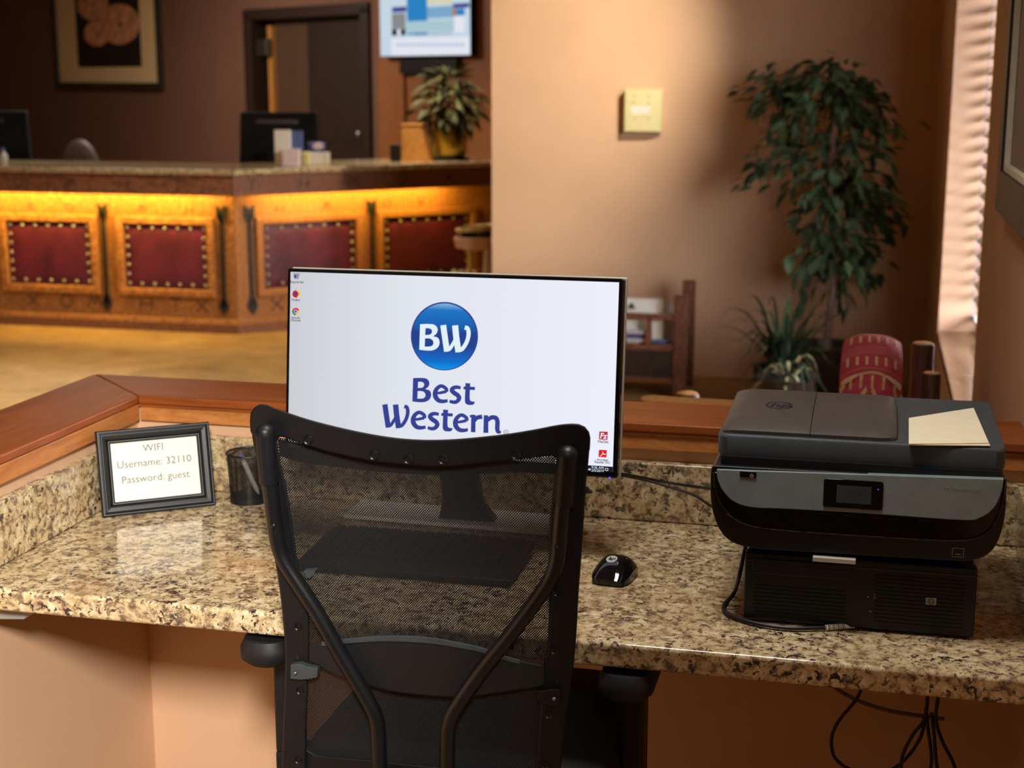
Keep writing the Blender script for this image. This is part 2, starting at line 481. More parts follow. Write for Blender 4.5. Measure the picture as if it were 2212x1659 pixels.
# ================================================================== ROOM SHELL
RX = 0.295          # inner face of the right wall
FY = 7.8            # inner face of the far wall
H = 2.75
WY0, WY1, WZ0, WZ1 = 4.20, 6.37, 0.53, 2.35     # window opening
struct('floor', MB().box(-12, 1.0, -3.2, 17, -0.1, 0), M['floor'])
struct('ceiling', MB().box(-12, 1.0, -3.2, 17, H, H + 0.1), M['ceiling'])
w = MB()
w.box(RX, RX + 0.26, -3.2, WY0, 0, H); w.box(RX, RX + 0.26, WY1, 9.4, 0, H)
w.box(RX, RX + 0.26, WY0, WY1, 0, WZ0 - 0.02); w.box(RX, RX + 0.26, WY0, WY1, WZ1, H)
struct('wall_right', w, M['tan_wall'])
fx = at_y(1062, 300, FY)[0]
struct('wall_far', MB().box(fx, RX, FY, FY + 0.14, 0, H), M['peach'])
struct('wall_rear', MB().box(-12, 1.0, -3.2, -3.05, 0, H), M['tan_wall'])
struct('wall_left', MB().box(-12, -11.85, -3.2, 17, 0, H), M['tan_wall'])
# back wall of the reception, running obliquely
BP = np.array([-2.45, 10.25, 0.0]); BD = np.array([-0.82, 0.572, 0.0]); BD /= np.linalg.norm(BD)
BN = np.array([-BD[1], BD[0], 0.0]); BN = BN if BN[1] < 0 else -BN      # towards the viewer
def bw_s(px, py): return float((at_plane(px, py, BP, BN) - BP) @ BD)
def bw_z(px, py): return float(at_plane(px, py, BP, BN)[2])
def bw(s, z, off=0.0): return BP + BD * s + BN * off + np.array([0, 0, z])
def bw_box(mb, s0, s1, z0, z1, o0, o1):
    return mb.obox(bw((s0 + s1) / 2, (z0 + z1) / 2, (o0 + o1) / 2), BD * (s1 - s0) / 2, BN * (o1 - o0) / 2, (0, 0, (z1 - z0) / 2))
ds0, ds1, dz1 = bw_s(797, 100), bw_s(536, 100), bw_z(660, 24)
w = MB()
bw_box(w, -4.2, ds0, 0, H, -0.14, 0); bw_box(w, ds1, 11.5, 0, H, -0.14, 0); bw_box(w, ds0, ds1, dz1, H, -0.14, 0)
struct('wall_back', w, M['brown_wall'])
# dim passage behind the doorway
w = MB(); bw_box(w, ds0 - 0.6, ds1 + 0.6, 0, H, -1.6, -1.5); bw_box(w, ds0 - 0.6, ds0 - 0.5, 0, H, -1.5, -0.14); bw_box(w, ds1 + 0.5, ds1 + 0.6, 0, H, -1.5, -0.14)
struct('wall_passage', w, M['brown_wall'])
d1 = bpy.data.objects.new('door_1', None); COL.objects.link(d1); d1.location = bw(ds0, 0); WO['door_1'] = tuple(bw(ds0, 0)); d1['kind'] = 'structure'
w = MB(); fw_ = 0.085
bw_box(w, ds0 - fw_ * 0.35, ds0 + fw_, 0, dz1, -0.15, 0.03); bw_box(w, ds1 - fw_, ds1 + fw_ * 0.35, 0, dz1, -0.15, 0.03); bw_box(w, ds0 - fw_ * 0.35, ds1 + fw_ * 0.35, dz1 - 0.05, dz1 + 0.04, -0.15, 0.03)
obj('door_frame', w, M['dark_wood'], d1, bevel=0.006)
sa, sb = bw_s(648, 150), bw_s(572, 150)
w = MB(); bw_box(w, ds0 + fw_, sa, 0.01, dz1 - 0.05, -0.12, -0.08)
leafd = obj('door_leaf', w, M['dark_wood'], d1, bevel=0.004)
w = MB(); q = bw(bw_s(765, 290), bw_z(765, 290), -0.05); w.ball(q, 0.03); obj('door_knob', w, M['steel'], leafd)
w = MB()
for a, b in ((0.12, 0.48), (0.56, 0.92)):
    s0, s1 = ds0 + fw_ + (sa - ds0 - fw_) * a, ds0 + fw_ + (sa - ds0 - fw_) * b
    bw_box(w, s0, s1, 1.05, 1.9, -0.083, -0.072)
obj('raised_panel', w, M['dark_wood'], leafd, bevel=0.006)
w = MB(); bw_box(w, sa + 0.01, sb - 0.02, 0.01, dz1 - 0.06, -0.14, -0.10)
M['leaf_wood'] = wood('door_wood', (74, 54, 42), (88, 66, 50), (98, 74, 56), (3, 3, 0.5), 0.5, 0.0)
l2 = obj('door_leaf', w, M['leaf_wood'], d1, bevel=0.004)
w = MB(); bw_box(w, sb - 0.02, sb + 0.04, 0.01, bw_z(575, 55), -0.13, -0.06); obj('door_edge', w, M['box_wood'], l2, bevel=0.003)  # light catching the leaf edge is put into its paler wood colour
w = MB(); bw_box(w, bw_s(574, 100), bw_s(553, 100), bw_z(563, 120), bw_z(563, 84), -0.06, 0.0); obj('hinge', w, M['steel'], d1, bevel=0.004)
# wooden wall panelling between the doorway and the far wall
tr = bpy.data.objects.new('trim_1', None); COL.objects.link(tr); tr.location = bw(0, 0); WO['trim_1'] = tuple(bw(0, 0)); tr['kind'] = 'structure'
for a, b, oo in ((826, 880, 0.035), (881, 1010, 0.015), (1011, 1100, 0.035)):
    w = MB(); bw_box(w, bw_s(b, 200), bw_s(a, 200), 0, H, 0.0, oo); obj('panel_board', w, M['trim_wood'], tr, bevel=0.004)
# desk-height partition walls
struct('wall_front', MB().box(-1.60, RX, 2.72, 2.87, 0, 0.914), M['peach'])
struct('wall_low_left', MB().box(-1.61, -1.455, 0.3, 2.72, 0, 0.914), M['peach'])
struct('baseboard_front', MB().box(-1.455, RX, 2.706, 2.72, 0, 0.09), M['oak'], bevel=0.003)
struct('baseboard_left', MB().box(-1.455, -1.441, 0.3, 2.706, 0, 0.09), M['oak'], bevel=0.003)

# added unseen roof and ground that narrow the sky light at the window
M['asphalt'] = plain('asphalt', (92, 90, 88), 0.9)
struct('ground_outside', MB().box(1.001, 30, -20, 30, -0.3, -0.1), M['asphalt'])
struct('ceiling_sky_block', MB().box(RX + 0.27, 3.2, -3, 12, 2.76, 2.9), M['ceiling'])
# ------------------------------------------------------------------ window with blind
win = bpy.data.objects.new('window_1', None); COL.objects.link(win); win.location = (RX + 0.2, (WY0 + WY1) / 2, WZ0); WO['window_1'] = (RX + 0.2, (WY0 + WY1) / 2, WZ0); win['kind'] = 'structure'
w = MB(); x0, x1 = RX + 0.205, RX + 0.245
w.box(x0, x1, WY0, WY0 + 0.05, WZ0, WZ1); w.box(x0, x1, WY1 - 0.05, WY1, WZ0, WZ1); w.box(x0, x1, WY0, WY1, WZ0, WZ0 + 0.05); w.box(x0, x1, WY0, WY1, WZ1 - 0.05, WZ1); w.box(x0, x1, (WY0 + WY1) / 2 - 0.025, (WY0 + WY1) / 2 + 0.025, WZ0, WZ1)
obj('window_frame', w, M['silver'], win, bevel=0.004)
for a, b in ((WY0 + 0.05, (WY0 + WY1) / 2 - 0.025), ((WY0 + WY1) / 2 + 0.025, WY1 - 0.05)):
    obj('pane', MB().box(x0 + 0.015, x0 + 0.021, a, b, WZ0 + 0.05, WZ1 - 0.05), M['glass'], win)
M['sill'] = plain('sill_polished', (150, 118, 92), 0.07, spec=0.7, vary=0.08)
obj('sill', MB().box(RX - 0.004, RX + 0.205, WY0, WY1, WZ0 - 0.03, WZ0), M['sill'], win, bevel=0.003)
BX = RX + 0.150
bl = thing('window_blind', 'pale slatted blind hanging in the deep window on the right, lit from outside', 'blind', (BX, (WY0 + WY1) / 2, WZ1))
M['slat'] = plain('blind_slat', (226, 222, 216), 0.5, vary=0.02)
M['cord'] = plain('blue_cord', (122, 124, 170), 0.6)
obj('head_rail', MB().box(BX - 0.025, BX + 0.025, WY0 + 0.01, WY1 - 0.012, WZ1 - 0.05, WZ1), M['slat'], bl, bevel=0.003)
me = mesh_from(MB().sheet(lambda u, v: ((u - 0.5) * 0.05, (v - 0.5) * (WY1 - WY0 - 0.03), 0.004 * (1 - (2 * u - 1) ** 2)), 4, 1), 'slat', (0, 0, 0), sharp=False)
z = WZ1 - 0.09; k = 0
while z > WZ0 + 0.10:
    inst('slat', me, M['slat'], bl, Matrix.Translation((BX, (WY0 + WY1) / 2, z)) @ Matrix.Rotation(R_(-44), 4, 'Y'))
    z -= 0.0605
obj('bottom_rail', MB().box(BX - 0.018, BX + 0.018, WY0 + 0.01, WY1 - 0.012, WZ0 + 0.055, WZ0 + 0.075), M['slat'], bl, bevel=0.003)
for yy in (WY0 + 0.3, (WY0 + WY1) / 2, WY1 - 0.06):
    obj('ladder_cord', MB().tube([(BX - 0.020, yy, WZ1 - 0.05), (BX - 0.020, yy, WZ0 + 0.06)], 0.0022, 6), M['cord'], bl)

# ================================================================== DESK
ct = thing('granite_desk', 'speckled tan granite desk top with upstands along the low walls', 'desk', (-0.55, 2.4, 0.70))
obj('desk_slab', MB().prism([(-1.453, 2.07, 0.70), (RX - 0.001, 2.07, 0.70), (RX - 0.001, 2.718, 0.70), (-1.453, 2.718, 0.70)], (0, 0, 0.04)), M['granite'], ct, bevel=0.007, seg=3)
obj('backsplash', MB().box(-1.453, RX - 0.002, 2.697, 2.718, 0.7412, 0.855), M['granite'], ct, bevel=0.003)
obj('backsplash', MB().box(-1.453, -1.433, 2.07, 2.6965, 0.7412, 0.855), M['granite'], ct, bevel=0.003)
obj('backsplash', MB().box(RX - 0.017, RX - 0.001, 2.07, 2.6965, 0.7412, 0.855), M['granite'], ct, bevel=0.003)
br = MB(); br.prism([(-1.452, 2.11, 0.699), (-1.32, 2.11, 0.699), (-1.36, 2.11, 0.672), (-1.452, 2.11, 0.664)], (0, 0.3, 0))
obj('support_bracket', br, M['grey_frame_m'], ct, bevel=0.003, label='grey metal support bracket')
lg = thing('wooden_ledge', 'stained wooden ledge capping the low walls around the desk', 'ledge', (-0.6, 2.8, 0.878))
obj('cap_board', MB().prism([(-1.4395, 2.70, 0.914), (RX - 0.001, 2.70, 0.914), (RX - 0.001, 2.888, 0.914), (-1.6425, 2.888, 0.914)], (0, 0, 0.018)), M['oak'], lg, bevel=0.004, seg=3)
cb = MB().prism([(-1.44, 0.3, 0.914), (-1.44, 2.6995, 0.914), (-1.643, 2.8875, 0.914), (-1.643, 0.3, 0.914)], (0, 0, 0.018))
obj('cap_board', cb, M['oak_y'], lg, bevel=0.004, seg=3)
obj('apron_board', MB().box(-1.442, RX - 0.001, 2.707, 2.7195, 0.878, 0.9135), M['oak_light'], lg, bevel=0.0025)
obj('apron_board', MB().box(-1.4545, -1.4425, 0.3, 2.7065, 0.878, 0.9135), M['oak_light_y'], lg, bevel=0.0025)
obj('nosing_strip', MB().box(-1.4415, RX - 0.001, 2.703, 2.7065, 0.9085, 0.9138), M['oak'], lg)

# ================================================================== MONITOR
MP = Plane((-0.70, 2.43, 0.898), (1, 0, 0), (0, 0.040, 0.334))
c_ = [MP.uv(*q) for q in ((621, 577), (1347, 604.5), (1334, 1034))]
mu0, mu1, mv1, mv0 = c_[0][0], (c_[1][0] + c_[2][0]) / 2, (c_[0][1] + c_[1][1]) / 2, c_[2][1]
mon = thing('desktop_monitor', 'wide black monitor with a lit white screen and round blue logo', 'monitor', (-0.70, 2.55, 0.742))
b = MB(); b.obox(MP.pt((mu0 + mu1) / 2, (mv0 + mv1) / 2, -0.012), MP.ex * (mu1 - mu0) / 2, MP.ey * (mv1 - mv0) / 2, MP.n * 0.012)
bez = obj('housing', b, M['black_gloss'], mon, bevel=0.003)
b = MB(); b.obox(MP.pt((mu0 + mu1) / 2, (mv0 + mv1) / 2, -0.029), MP.ex * (mu1 - mu0 + 0.004) / 2, MP.ey * (mv1 - mv0 + 0.004) / 2, MP.n * 0.0045)
obj('back_shell', b, M['silver'], mon, bevel=0.003, label='silver back shell')
s_ = [MP.uv(*q) for q in ((628, 585), (1338, 612), (1323, 1020))]
su0, su1, sv1, sv0 = s_[0][0], (s_[1][0] + s_[2][0]) / 2, (s_[0][1] + s_[1][1]) / 2, s_[2][1]
def screen_mat():
    t = NT('screen_glow'); tc = t.n('ShaderNodeTexCoord'); sp = t.n('ShaderNodeSeparateXYZ'); t.l(tc.outputs['Object'], sp.inputs[0])
    f = t.math('ADD', t.math('MULTIPLY', sp.outputs['X'], 1.64), 0.5)
    e = t.n('ShaderNodeEmission'); t.l(t.ramp(f, [(0.0, (204, 206, 212)), (0.35, (224, 228, 236)), (1.0, (238, 240, 252))]), e.inputs[0]); e.inputs[1].default_value = 1.0
    t.l(e.outputs[0], t.out.inputs['Surface']); return t.m
scr = obj('screen', MP.rect(su0, su1, sv0, sv1, 0.0006), screen_mat(), mon)
E = {k: emit('glow_' + k, c, s) for k, c, s in (('navy', (56, 66, 146), 1), ('white', (226, 240, 250), 1), ('dark', (26, 28, 34), 1), ('grey', (150, 152, 162), 1), ('red', (196, 36, 50), 1), ('red2', (228, 30, 34), 1), ('orange', (240, 120, 50), 1), ('yellow', (238, 196, 70), 1), ('green', (48, 138, 72), 1), ('blue', (52, 104, 204), 1), ('lbl', (84, 86, 96), 1), ('violet', (84, 60, 160), 1), ('led', (60, 60, 255), 3))}
def LP(pts):          # logo drawing units -> photograph pixels
    return [((820 + q[0] / 4.88, 620 + q[1] / 4.88) + tuple(q[2:])) for q in pts]
def glyph(pl, contours, off, mb, dx=0, dy=0, sx=1, sy=1, ox=0, oy=0):
    cs = []
    for c in contours:
        c = [((q[0] - ox) * sx + ox + dx, (q[1] - oy) * sy + oy + dy) for q in c]
        cs.append([pl.uv(*q) for q in LP(c)])
    return pl.shape(cs, off, mb)
def cl(pts, n=6): return [tuple(q) for q in smooth_path(pts, n, True)]
gB = [cl([(355, 960, 'c'), (430, 957), (495, 965), (526, 1003), (518, 1046), (484, 1076, 'c'), (530, 1092), (546, 1135), (528, 1184), (480, 1211), (420, 1214), (347, 1206, 'c')]),
      cl([(408, 1000, 'c'), (440, 998), (468, 1013), (470, 1040), (450, 1060), (405, 1064, 'c')]), cl([(404, 1096, 'c'), (450, 1098), (480, 1118), (484, 1150), (460, 1173), (400, 1176, 'c')])]
g_e = [[stroke([(596, 1120), (650, 1113), (705, 1100)], [26, 30, 34])], [stroke([(706, 1106), (703, 1072), (655, 1043), (610, 1066), (588, 1112), (594, 1160), (626, 1196), (672, 1205), (720, 1197)], [38, 38, 38, 42, 50, 52, 46, 40, 32])]]
g_s = [[stroke([(857, 1063), (815, 1055), (778, 1064), (764, 1088), (788, 1116), (824, 1140), (840, 1170), (820, 1203), (785, 1214), (739, 1203)], [32, 38, 42, 48, 48, 48, 48, 42, 38, 32])]]
g_t = [cl([(905, 1012, 'c'), (958, 1015, 'c'), (956, 1050, 'c'), (1008, 1053, 'c'), (1005, 1086, 'c'), (954, 1083, 'c'), (952, 1165), (962, 1200), (1008, 1209, 'c'), (990, 1238), (945, 1243), (910, 1228), (901, 1190), (905, 1080, 'c'), (884, 1077, 'c'), (888, 1049, 'c'), (906, 1047, 'c')])]
g_W = [[stroke([(58, 1236), (74, 1350), (94, 1480)], [56, 56, 56], 4)], [stroke([(82, 1468), (118, 1455), (150, 1410), (172, 1350)], [34, 36, 32, 16])], [stroke([(171, 1238), (182, 1350), (203, 1486)], [58, 58, 58], 4)], [stroke([(195, 1474), (240, 1455), (282, 1390), (299, 1320), (290, 1268), (262, 1258)], [34, 38, 38, 40, 38, 40])]]
g_r = [[[(968, 1345), (1014, 1347), (1012, 1531), (964, 1529)]], [stroke([(1000, 1410), (1028, 1378), (1083, 1366)], [40, 44, 46])], [[(950, 1352), (985, 1343), (985, 1372), (955, 1374)]]]
g_n = [[[(1100, 1350), (1148, 1352), (1148, 1538), (1096, 1536)]], [stroke([(1140, 1405), (1180, 1375), (1226, 1380), (1244, 1420), (1242, 1490), (1252, 1524), (1281, 1530)], [36, 46, 48, 48, 48, 44, 22])]]
mb = MB()
def put(g, **k):
    if isinstance(g[0][0], (tuple, np.ndarray)): glyph(MP, g, 0.0012, mb, **k)
    else:
        for c in g: glyph(MP, c, 0.0012, mb, **k)
put(gB); put(g_e); put(g_s); put(g_t); put(g_W)
put(g_e, dx=-232, dy=278); put(g_s, dx=-230, dy=279); put(g_t, dx=-234, dy=279); put(g_e, dx=213, dy=306); put(g_r); put(g_n)
obj('logo_lettering', mb, E['navy'], scr, smooth=False, label='dark blue logo lettering')
mb = MB(); cs = [[MP.uv(*q) for q in LP(circle(1335, 1530, 26, 24))], [MP.uv(*q) for q in LP(circle(1335, 1530, 21, 24))]]
MP.shape(cs, 0.0012, mb); q = MP.uv(*LP([(1335, 1546)])[0]); MP.text('R', q[0], q[1], 0.0062, 0.0012, mb=mb)
obj('logo_mark', mb, E['lbl'], scr, smooth=False)
def disc_mat():
    t = NT('logo_disc'); tc = t.n('ShaderNodeTexCoord'); sp = t.n('ShaderNodeSeparateXYZ'); t.l(tc.outputs['Generated'], sp.inputs[0])
    v = t.ramp(sp.outputs['Z'], [(0.0, (16, 150, 236)), (0.12, (20, 110, 205)), (0.36, (40, 66, 142)), (0.55, (40, 66, 142)), (0.66, (28, 96, 176)), (0.90, (34, 118, 196)), (1.0, (130, 180, 226))])
    e = t.n('ShaderNodeEmission'); t.l(v, e.inputs[0]); t.l(e.outputs[0], t.out.inputs['Surface']); return t.m
dc = [MP.uv(*q) for q in LP(circle(685, 518, 354, 64, 361))]; di = [MP.uv(*q) for q in LP(circle(685, 521, 340, 64, 348))]
obj('logo_rim', MP.shape([dc], 0.0010), E['navy'], scr, smooth=False)
obj('logo_disc', MP.shape([di], 0.0014), disc_mat(), scr, smooth=False, label='round blue logo disc')
mb = MB()
for c in ([gB[0], gB[1], gB[2]],): glyph(MP, [[(422 + (q[0] - 348) * 1.08, 390 + (q[1] - 958) * 1.09) for q in cc] for cc in c], 0.0019, mb)
for c in g_W: glyph(MP, [[(645 + (q[0] - 32) * 1.11, 400 + (q[1] - 1235) * 1.137) for q in cc] for cc in c], 0.0019, mb)
obj('logo_initials', mb, E['white'], scr, smooth=False)
# desktop icons, labels and task bar
def px(pts): return [MP.uv(*q) for q in pts]
def icon(mat, contours, name='desktop_icon', off=0.0011): return obj(name, MP.shape([px(c) for c in contours], off), E[mat], scr, smooth=False)
icon('grey', [[(634, 590), (648, 591), (645, 603), (636, 603)]]); icon('violet', [circle(638.5, 597, 3, 12)], off=0.0015)
icon('red', [circle(640, 635, 8)]); icon('yellow', [stroke([(641, 627.5), (646.5, 631), (647, 637), (643, 642)], [2, 4, 4, 2])], off=0.0014); icon('violet', [circle(640.5, 634.5, 3.6)], off=0.0016)
for a0, a1, m_ in ((150, 270 + 120, 'red2'), (30, 150, 'green'), (-90, 30, 'yellow')):
    a0, a1 = {'red2': (200, 340), 'green': (90, 200), 'yellow': (-20, 90)}[m_]
    icon(m_, [[(639.5, 673)] + [(639.5 + 8 * math.cos(R_(a0 + (a1 - a0) * k / 12)), 673 + 8 * math.sin(R_(a0 + (a1 - a0) * k / 12))) for k in range(13)]])
icon('white', [circle(639.5, 673, 4)], off=0.0014); icon('blue', [circle(639.5, 673, 3.1)], off=0.0017)
icon('red', [[(1295, 932), (1313, 932.5), (1312.5, 950), (1294, 949)]]); icon('red2', [[(1294, 971.5), (1311, 972), (1310.5, 988), (1293, 987)]])
mb = MB(); q = MP.uv(1303, 947); MP.text('Fz', q[0], q[1], 0.0135, 0.0015, bold=0.0003, mb=mb, shear=0.15)
for st in ([(1296.5, 985.5), (1301.5, 981), (1303, 975.5)], [(1302, 975), (1304, 980), (1308, 982)], [(1299, 982.5), (1304, 980.5), (1309, 981)]): MP.shape([px(stroke(st, [1.1, 1.1, 1.1], 4))], 0.0015, mb)
obj('icon_symbol', mb, E['white'], scr, smooth=False, stuff=True)
mb = MB()
for body, x, y, sz in (('Recycle Bin', 642, 611.5, 0.0056), ('Firefox', 639.5, 650, 0.0056), ('Google', 639, 688.5, 0.0056), ('Chrome', 639, 694, 0.0056), ('FileZilla', 1303, 956.5, 0.006), ('Acrobat', 1301.5, 995.5, 0.006), ('Reader DC', 1301.5, 1001, 0.006)):
    q = MP.uv(x, y); MP.text(body, q[0], q[1], sz, 0.0011, bold=0.00012, mb=mb)
obj('icon_caption', mb, E['lbl'], scr, smooth=False, stuff=True)
q0 = MP.uv(1323, 1008)
obj('task_bar', MP.rect(su0, su1, sv0, q0[1], 0.0010), E['dark'], scr)
mb = MB()
for body, x, y in (('9:36 AM', 1291, 1012.5), ('2/5/2019', 1291, 1019)):
    q = MP.uv(x, y); MP.text(body, q[0], q[1], 0.0062, 0.0014, mb=mb)
MP.shape([px([(1307, 1011), (1314, 1011.3), (1314, 1016.5), (1311.5, 1016.5), (1310.5, 1018), (1309.5, 1016.4), (1307, 1016.3)]), px([(1308, 1012), (1313, 1012.3), (1313, 1015.7), (1308, 1015.5)])], 0.0014, mb)
MP.shape([px([(1271, 1012.5), (1273.5, 1012.5), (1275.5, 1010.5), (1275.5, 1017), (1273.5, 1015), (1271, 1015)])], 0.0014, mb)
obj('task_bar_text', mb, E['white'], scr, smooth=False)
q = MP.uv(1317, 1034.5); b = MB(); b.ball(MP.pt(q[0], q[1] + 0.002, 0.0005), 0.0018, 8, 6); obj('power_light', b, E['led'], mon, label='blue power light')
# stand: neck and wide pale base plate
mid = (mu0 + mu1) / 2
b = MB(); b.loft([[(-0.745, 2.482, 1.02), (-0.675, 2.482, 1.02), (-0.675, 2.50, 1.02), (-0.745, 2.50, 1.02)], [(-0.745, 2.50, 0.90), (-0.675, 2.50, 0.90), (-0.675, 2.52, 0.90), (-0.745, 2.52, 0.90)], [(-0.748, 2.54, 0.80), (-0.672, 2.54, 0.80), (-0.672, 2.565, 0.80), (-0.748, 2.565, 0.80)], [(-0.77, 2.585, 0.752), (-0.66, 2.585, 0.752), (-0.66, 2.62, 0.752), (-0.77, 2.62, 0.752)]])
obj('stand_neck', b, M['black'], mon, bevel=0.004)
obj('stand_base', MB().prism([(-0.955, 2.572, 0.743), (-0.545, 2.556, 0.743), (-0.545, 2.668, 0.743), (-0.955, 2.68, 0.743)], (0, 0, 0.008)), M['base_white'], mon, bevel=0.002, label='flat pale stand base')
# ================================================================== THINGS ON THE DESK
DZ = 0.7415
# framed wifi card
A_, B_ = np.array([-1.408, 2.474, DZ + 0.0005]), np.array([-1.2335, 2.604, DZ + 0.0005])
ex_ = (B_ - A_) / np.linalg.norm(B_ - A_); bk_ = np.array([-ex_[1], ex_[0], 0])
FP = Plane(A_, ex_, np.array([0, 0, math.cos(R_(13))]) + bk_ * math.sin(R_(13)))
FW, FH = float(np.linalg.norm(B_ - A_)), 0.165
fr = thing('tabletop_frame', 'black tabletop picture frame holding a white wifi card on the desk corner', 'picture frame', tuple((A_ + B_) / 2))
def stile(name, u0, u1, v0, v1, o0, o1, mat, bev=0.0012):
    b = MB(); b.obox(FP.pt((u0 + u1) / 2, (v0 + v1) / 2, (o0 + o1) / 2), FP.ex * (u1 - u0) / 2, FP.ey * (v1 - v0) / 2, FP.n * (o1 - o0) / 2)
    return obj(name, b, mat, fr, bevel=bev)
M['frame_black'] = plain('frame_black_paint', (18, 18, 21), 0.4, vary=0.05)
M['frame_edge'] = plain('frame_grey_edge', (120, 124, 132), 0.35, vary=0.05)  # thin lighter grey lines along the frame moulding
bw_ = 0.026
def mould(name, a, b_, c, d):
    """one mitred side of the frame, a stepped profile swept from outer corner a-b to inner d-c"""
    prof = [(0.0, -0.012), (0.0, 0.004), (0.10, 0.006), (0.16, 0.002), (0.30, 0.003), (0.36, 0.007), (0.62, 0.006), (0.80, 0.001), (0.86, 0.003), (1.0, 0.0005), (1.0, -0.012)]
    r0 = [FP.pt(*(np.array(a) + (np.array(d) - np.array(a)) * t), o) for t, o in prof]
    r1 = [FP.pt(*(np.array(b_) + (np.array(c) - np.array(b_)) * t), o) for t, o in prof]
    obj(name, MB().loft([r0, r1]), M['frame_black'], fr, angle=20)
o4 = [(0, 0), (FW, 0), (FW, FH), (0, FH)]; i4 = [(bw_, bw_), (FW - bw_, bw_), (FW - bw_, FH - bw_), (bw_, FH - bw_)]
for k in range(4):
    mould('frame_side', o4[k], o4[(k + 1) % 4], i4[(k + 1) % 4], i4[k])
for t_, wd in ((0.10, 0.0009), (0.35, 0.0006), (0.84, 0.0010)):
    a, b_ = bw_ * t_, bw_ * t_ + wd
    cs = [[(a, a), (FW - a, a), (FW - a, FH - a), (a, FH - a)], [(b_, b_), (FW - b_, b_), (FW - b_, FH - b_), (b_, FH - b_)]]
    obj('edge_line', FP.shape(cs, {0.10: 0.0066, 0.35: 0.0072, 0.84: 0.0036}[t_]), M['frame_edge'], fr, smooth=False, label='thin grey edge line')
cd = obj('card', FP.rect(bw_ - 0.001, FW - bw_ + 0.001, bw_ - 0.001, FH - bw_ + 0.001, -0.001), M['white'], fr)
mb = MB(); cu_ = FW / 2 - 0.002
for body, v in (('WIFI', 0.118), ('Username: 32110', 0.090), ('Password: guest', 0.060)): FP.text(body, cu_, v, 0.0202, -0.0006, mb=mb)
obj('card_lettering', mb, M['card_print'], cd, smooth=False)
stile('backing', 0.004, FW - 0.004, 0.004, FH - 0.004, -0.016, -0.0121, M['frame_black'])
b = MB(); q0, q1 = FP.pt(FW / 2, 0.10, -0.016), FP.pt(FW / 2, 0.10, -0.016) + bk_ * 0.052; q1[2] = DZ + 0.001
b.obox((q0 + q1) / 2, FP.ex * 0.018, (q1 - q0) / 2, np.cross(FP.ex, (q1 - q0) / np.linalg.norm(q1 - q0)) * 0.0012); obj('easel_leg', b, M['frame_black'], fr)

# pen cup
cx, cy = -1.180, 2.650
cup = thing('pen_cup', 'black wire mesh pen cup holding one white pen', 'pen holder', (cx, cy, DZ))
b = MB(); b.loft([[(cx + r * math.cos(2 * math.pi * k / 48), cy + r * math.sin(2 * math.pi * k / 48), z) for k in range(48)] for r, z in ((0.0385, DZ + 0.008), (0.0425, DZ + 0.098))], cap=False)
obj('mesh_wall', b, M['cup_mesh'], cup)
obj('base', MB().lathe((cx, cy, DZ), [(0.034, 0.0005), (0.0395, 0.0012), (0.0395, 0.012), (0.0385, 0.0125), (0.0, 0.0125)], 40), M['black'], cup)
b = MB(); b.tube([(cx + 0.043 * math.cos(2 * math.pi * k / 48), cy + 0.043 * math.sin(2 * math.pi * k / 48), DZ + 0.099) for k in range(49)], 0.0022, 8, cap=False)
obj('rim', b, M['black'], cup)
pen = thing('ballpoint_pen', 'white ballpoint pen with blue button leaning inside the wire pen cup', 'pen', (cx + 0.018, cy - 0.004, DZ + 0.014))
p0, p1 = np.array([cx + 0.022, cy - 0.006, DZ + 0.016]), np.array([cx - 0.006, cy - 0.020, DZ + 0.094])
obj('barrel', MB().tube([p0, p0 + (p1 - p0) * 0.14, p0 + (p1 - p0) * 0.2, p1], [0.0012, 0.0044, 0.0048, 0.0048], 12), M['white'], pen)
dd = (p1 - p0) / np.linalg.norm(p1 - p0)
obj('button', MB().tube([p1, p1 + dd * 0.008], [0.0042, 0.0028], 10), M['violet_card'], pen)

# keyboard
kb = thing('keyboard', 'black keyboard lying in front of the screen behind the chair mesh', 'keyboard', (-0.79, 2.37, DZ))
KP = Plane((-0.935, 2.268, DZ + 0.012), (1, 0, 0), (0, 1, 0.05))
b = MB(); b.obox(KP.pt(0.192, 0.098, -0.005), KP.ex * 0.192, KP.ey * 0.098, KP.n * 0.0055); obj('case', b, M['black'], kb, bevel=0.005)
kme = mesh_from(MB().loft([[(-0.0084, -0.0084, 0), (0.0084, -0.0084, 0), (0.0084, 0.0084, 0), (-0.0084, 0.0084, 0)], [(-0.0066, -0.0066, 0.006), (0.0066, -0.0066, 0.006), (0.0066, 0.0066, 0.006), (-0.0066, 0.0066, 0.006)]]), 'key', (0, 0, 0))
Kb = Matrix(((KP.ex[0], KP.ey[0], KP.n[0]), (KP.ex[1], KP.ey[1], KP.n[1]), (KP.ex[2], KP.ey[2], KP.n[2]))).to_4x4()
for r in range(6):
    n_ = 17
    c = 0
    while c < n_:
        if r == 0 and 4 <= c < 9:
            if c == 4: inst('key', kme, M['black'], kb, Matrix.Translation(Vector(KP.pt(0.022 + 0.021 * 6, 0.060, 0.0007))) @ Kb @ Matrix.Diagonal((6.2, 1, 1, 1)))
            c += 1; continue
        inst('key', kme, M['black'], kb, Matrix.Translation(Vector(KP.pt(0.022 + 0.021 * c, 0.060 + 0.0235 * r, 0.0007))) @ Kb @ Matrix.Diagonal((1.12, 1.15, 1, 1)))
        c += 1

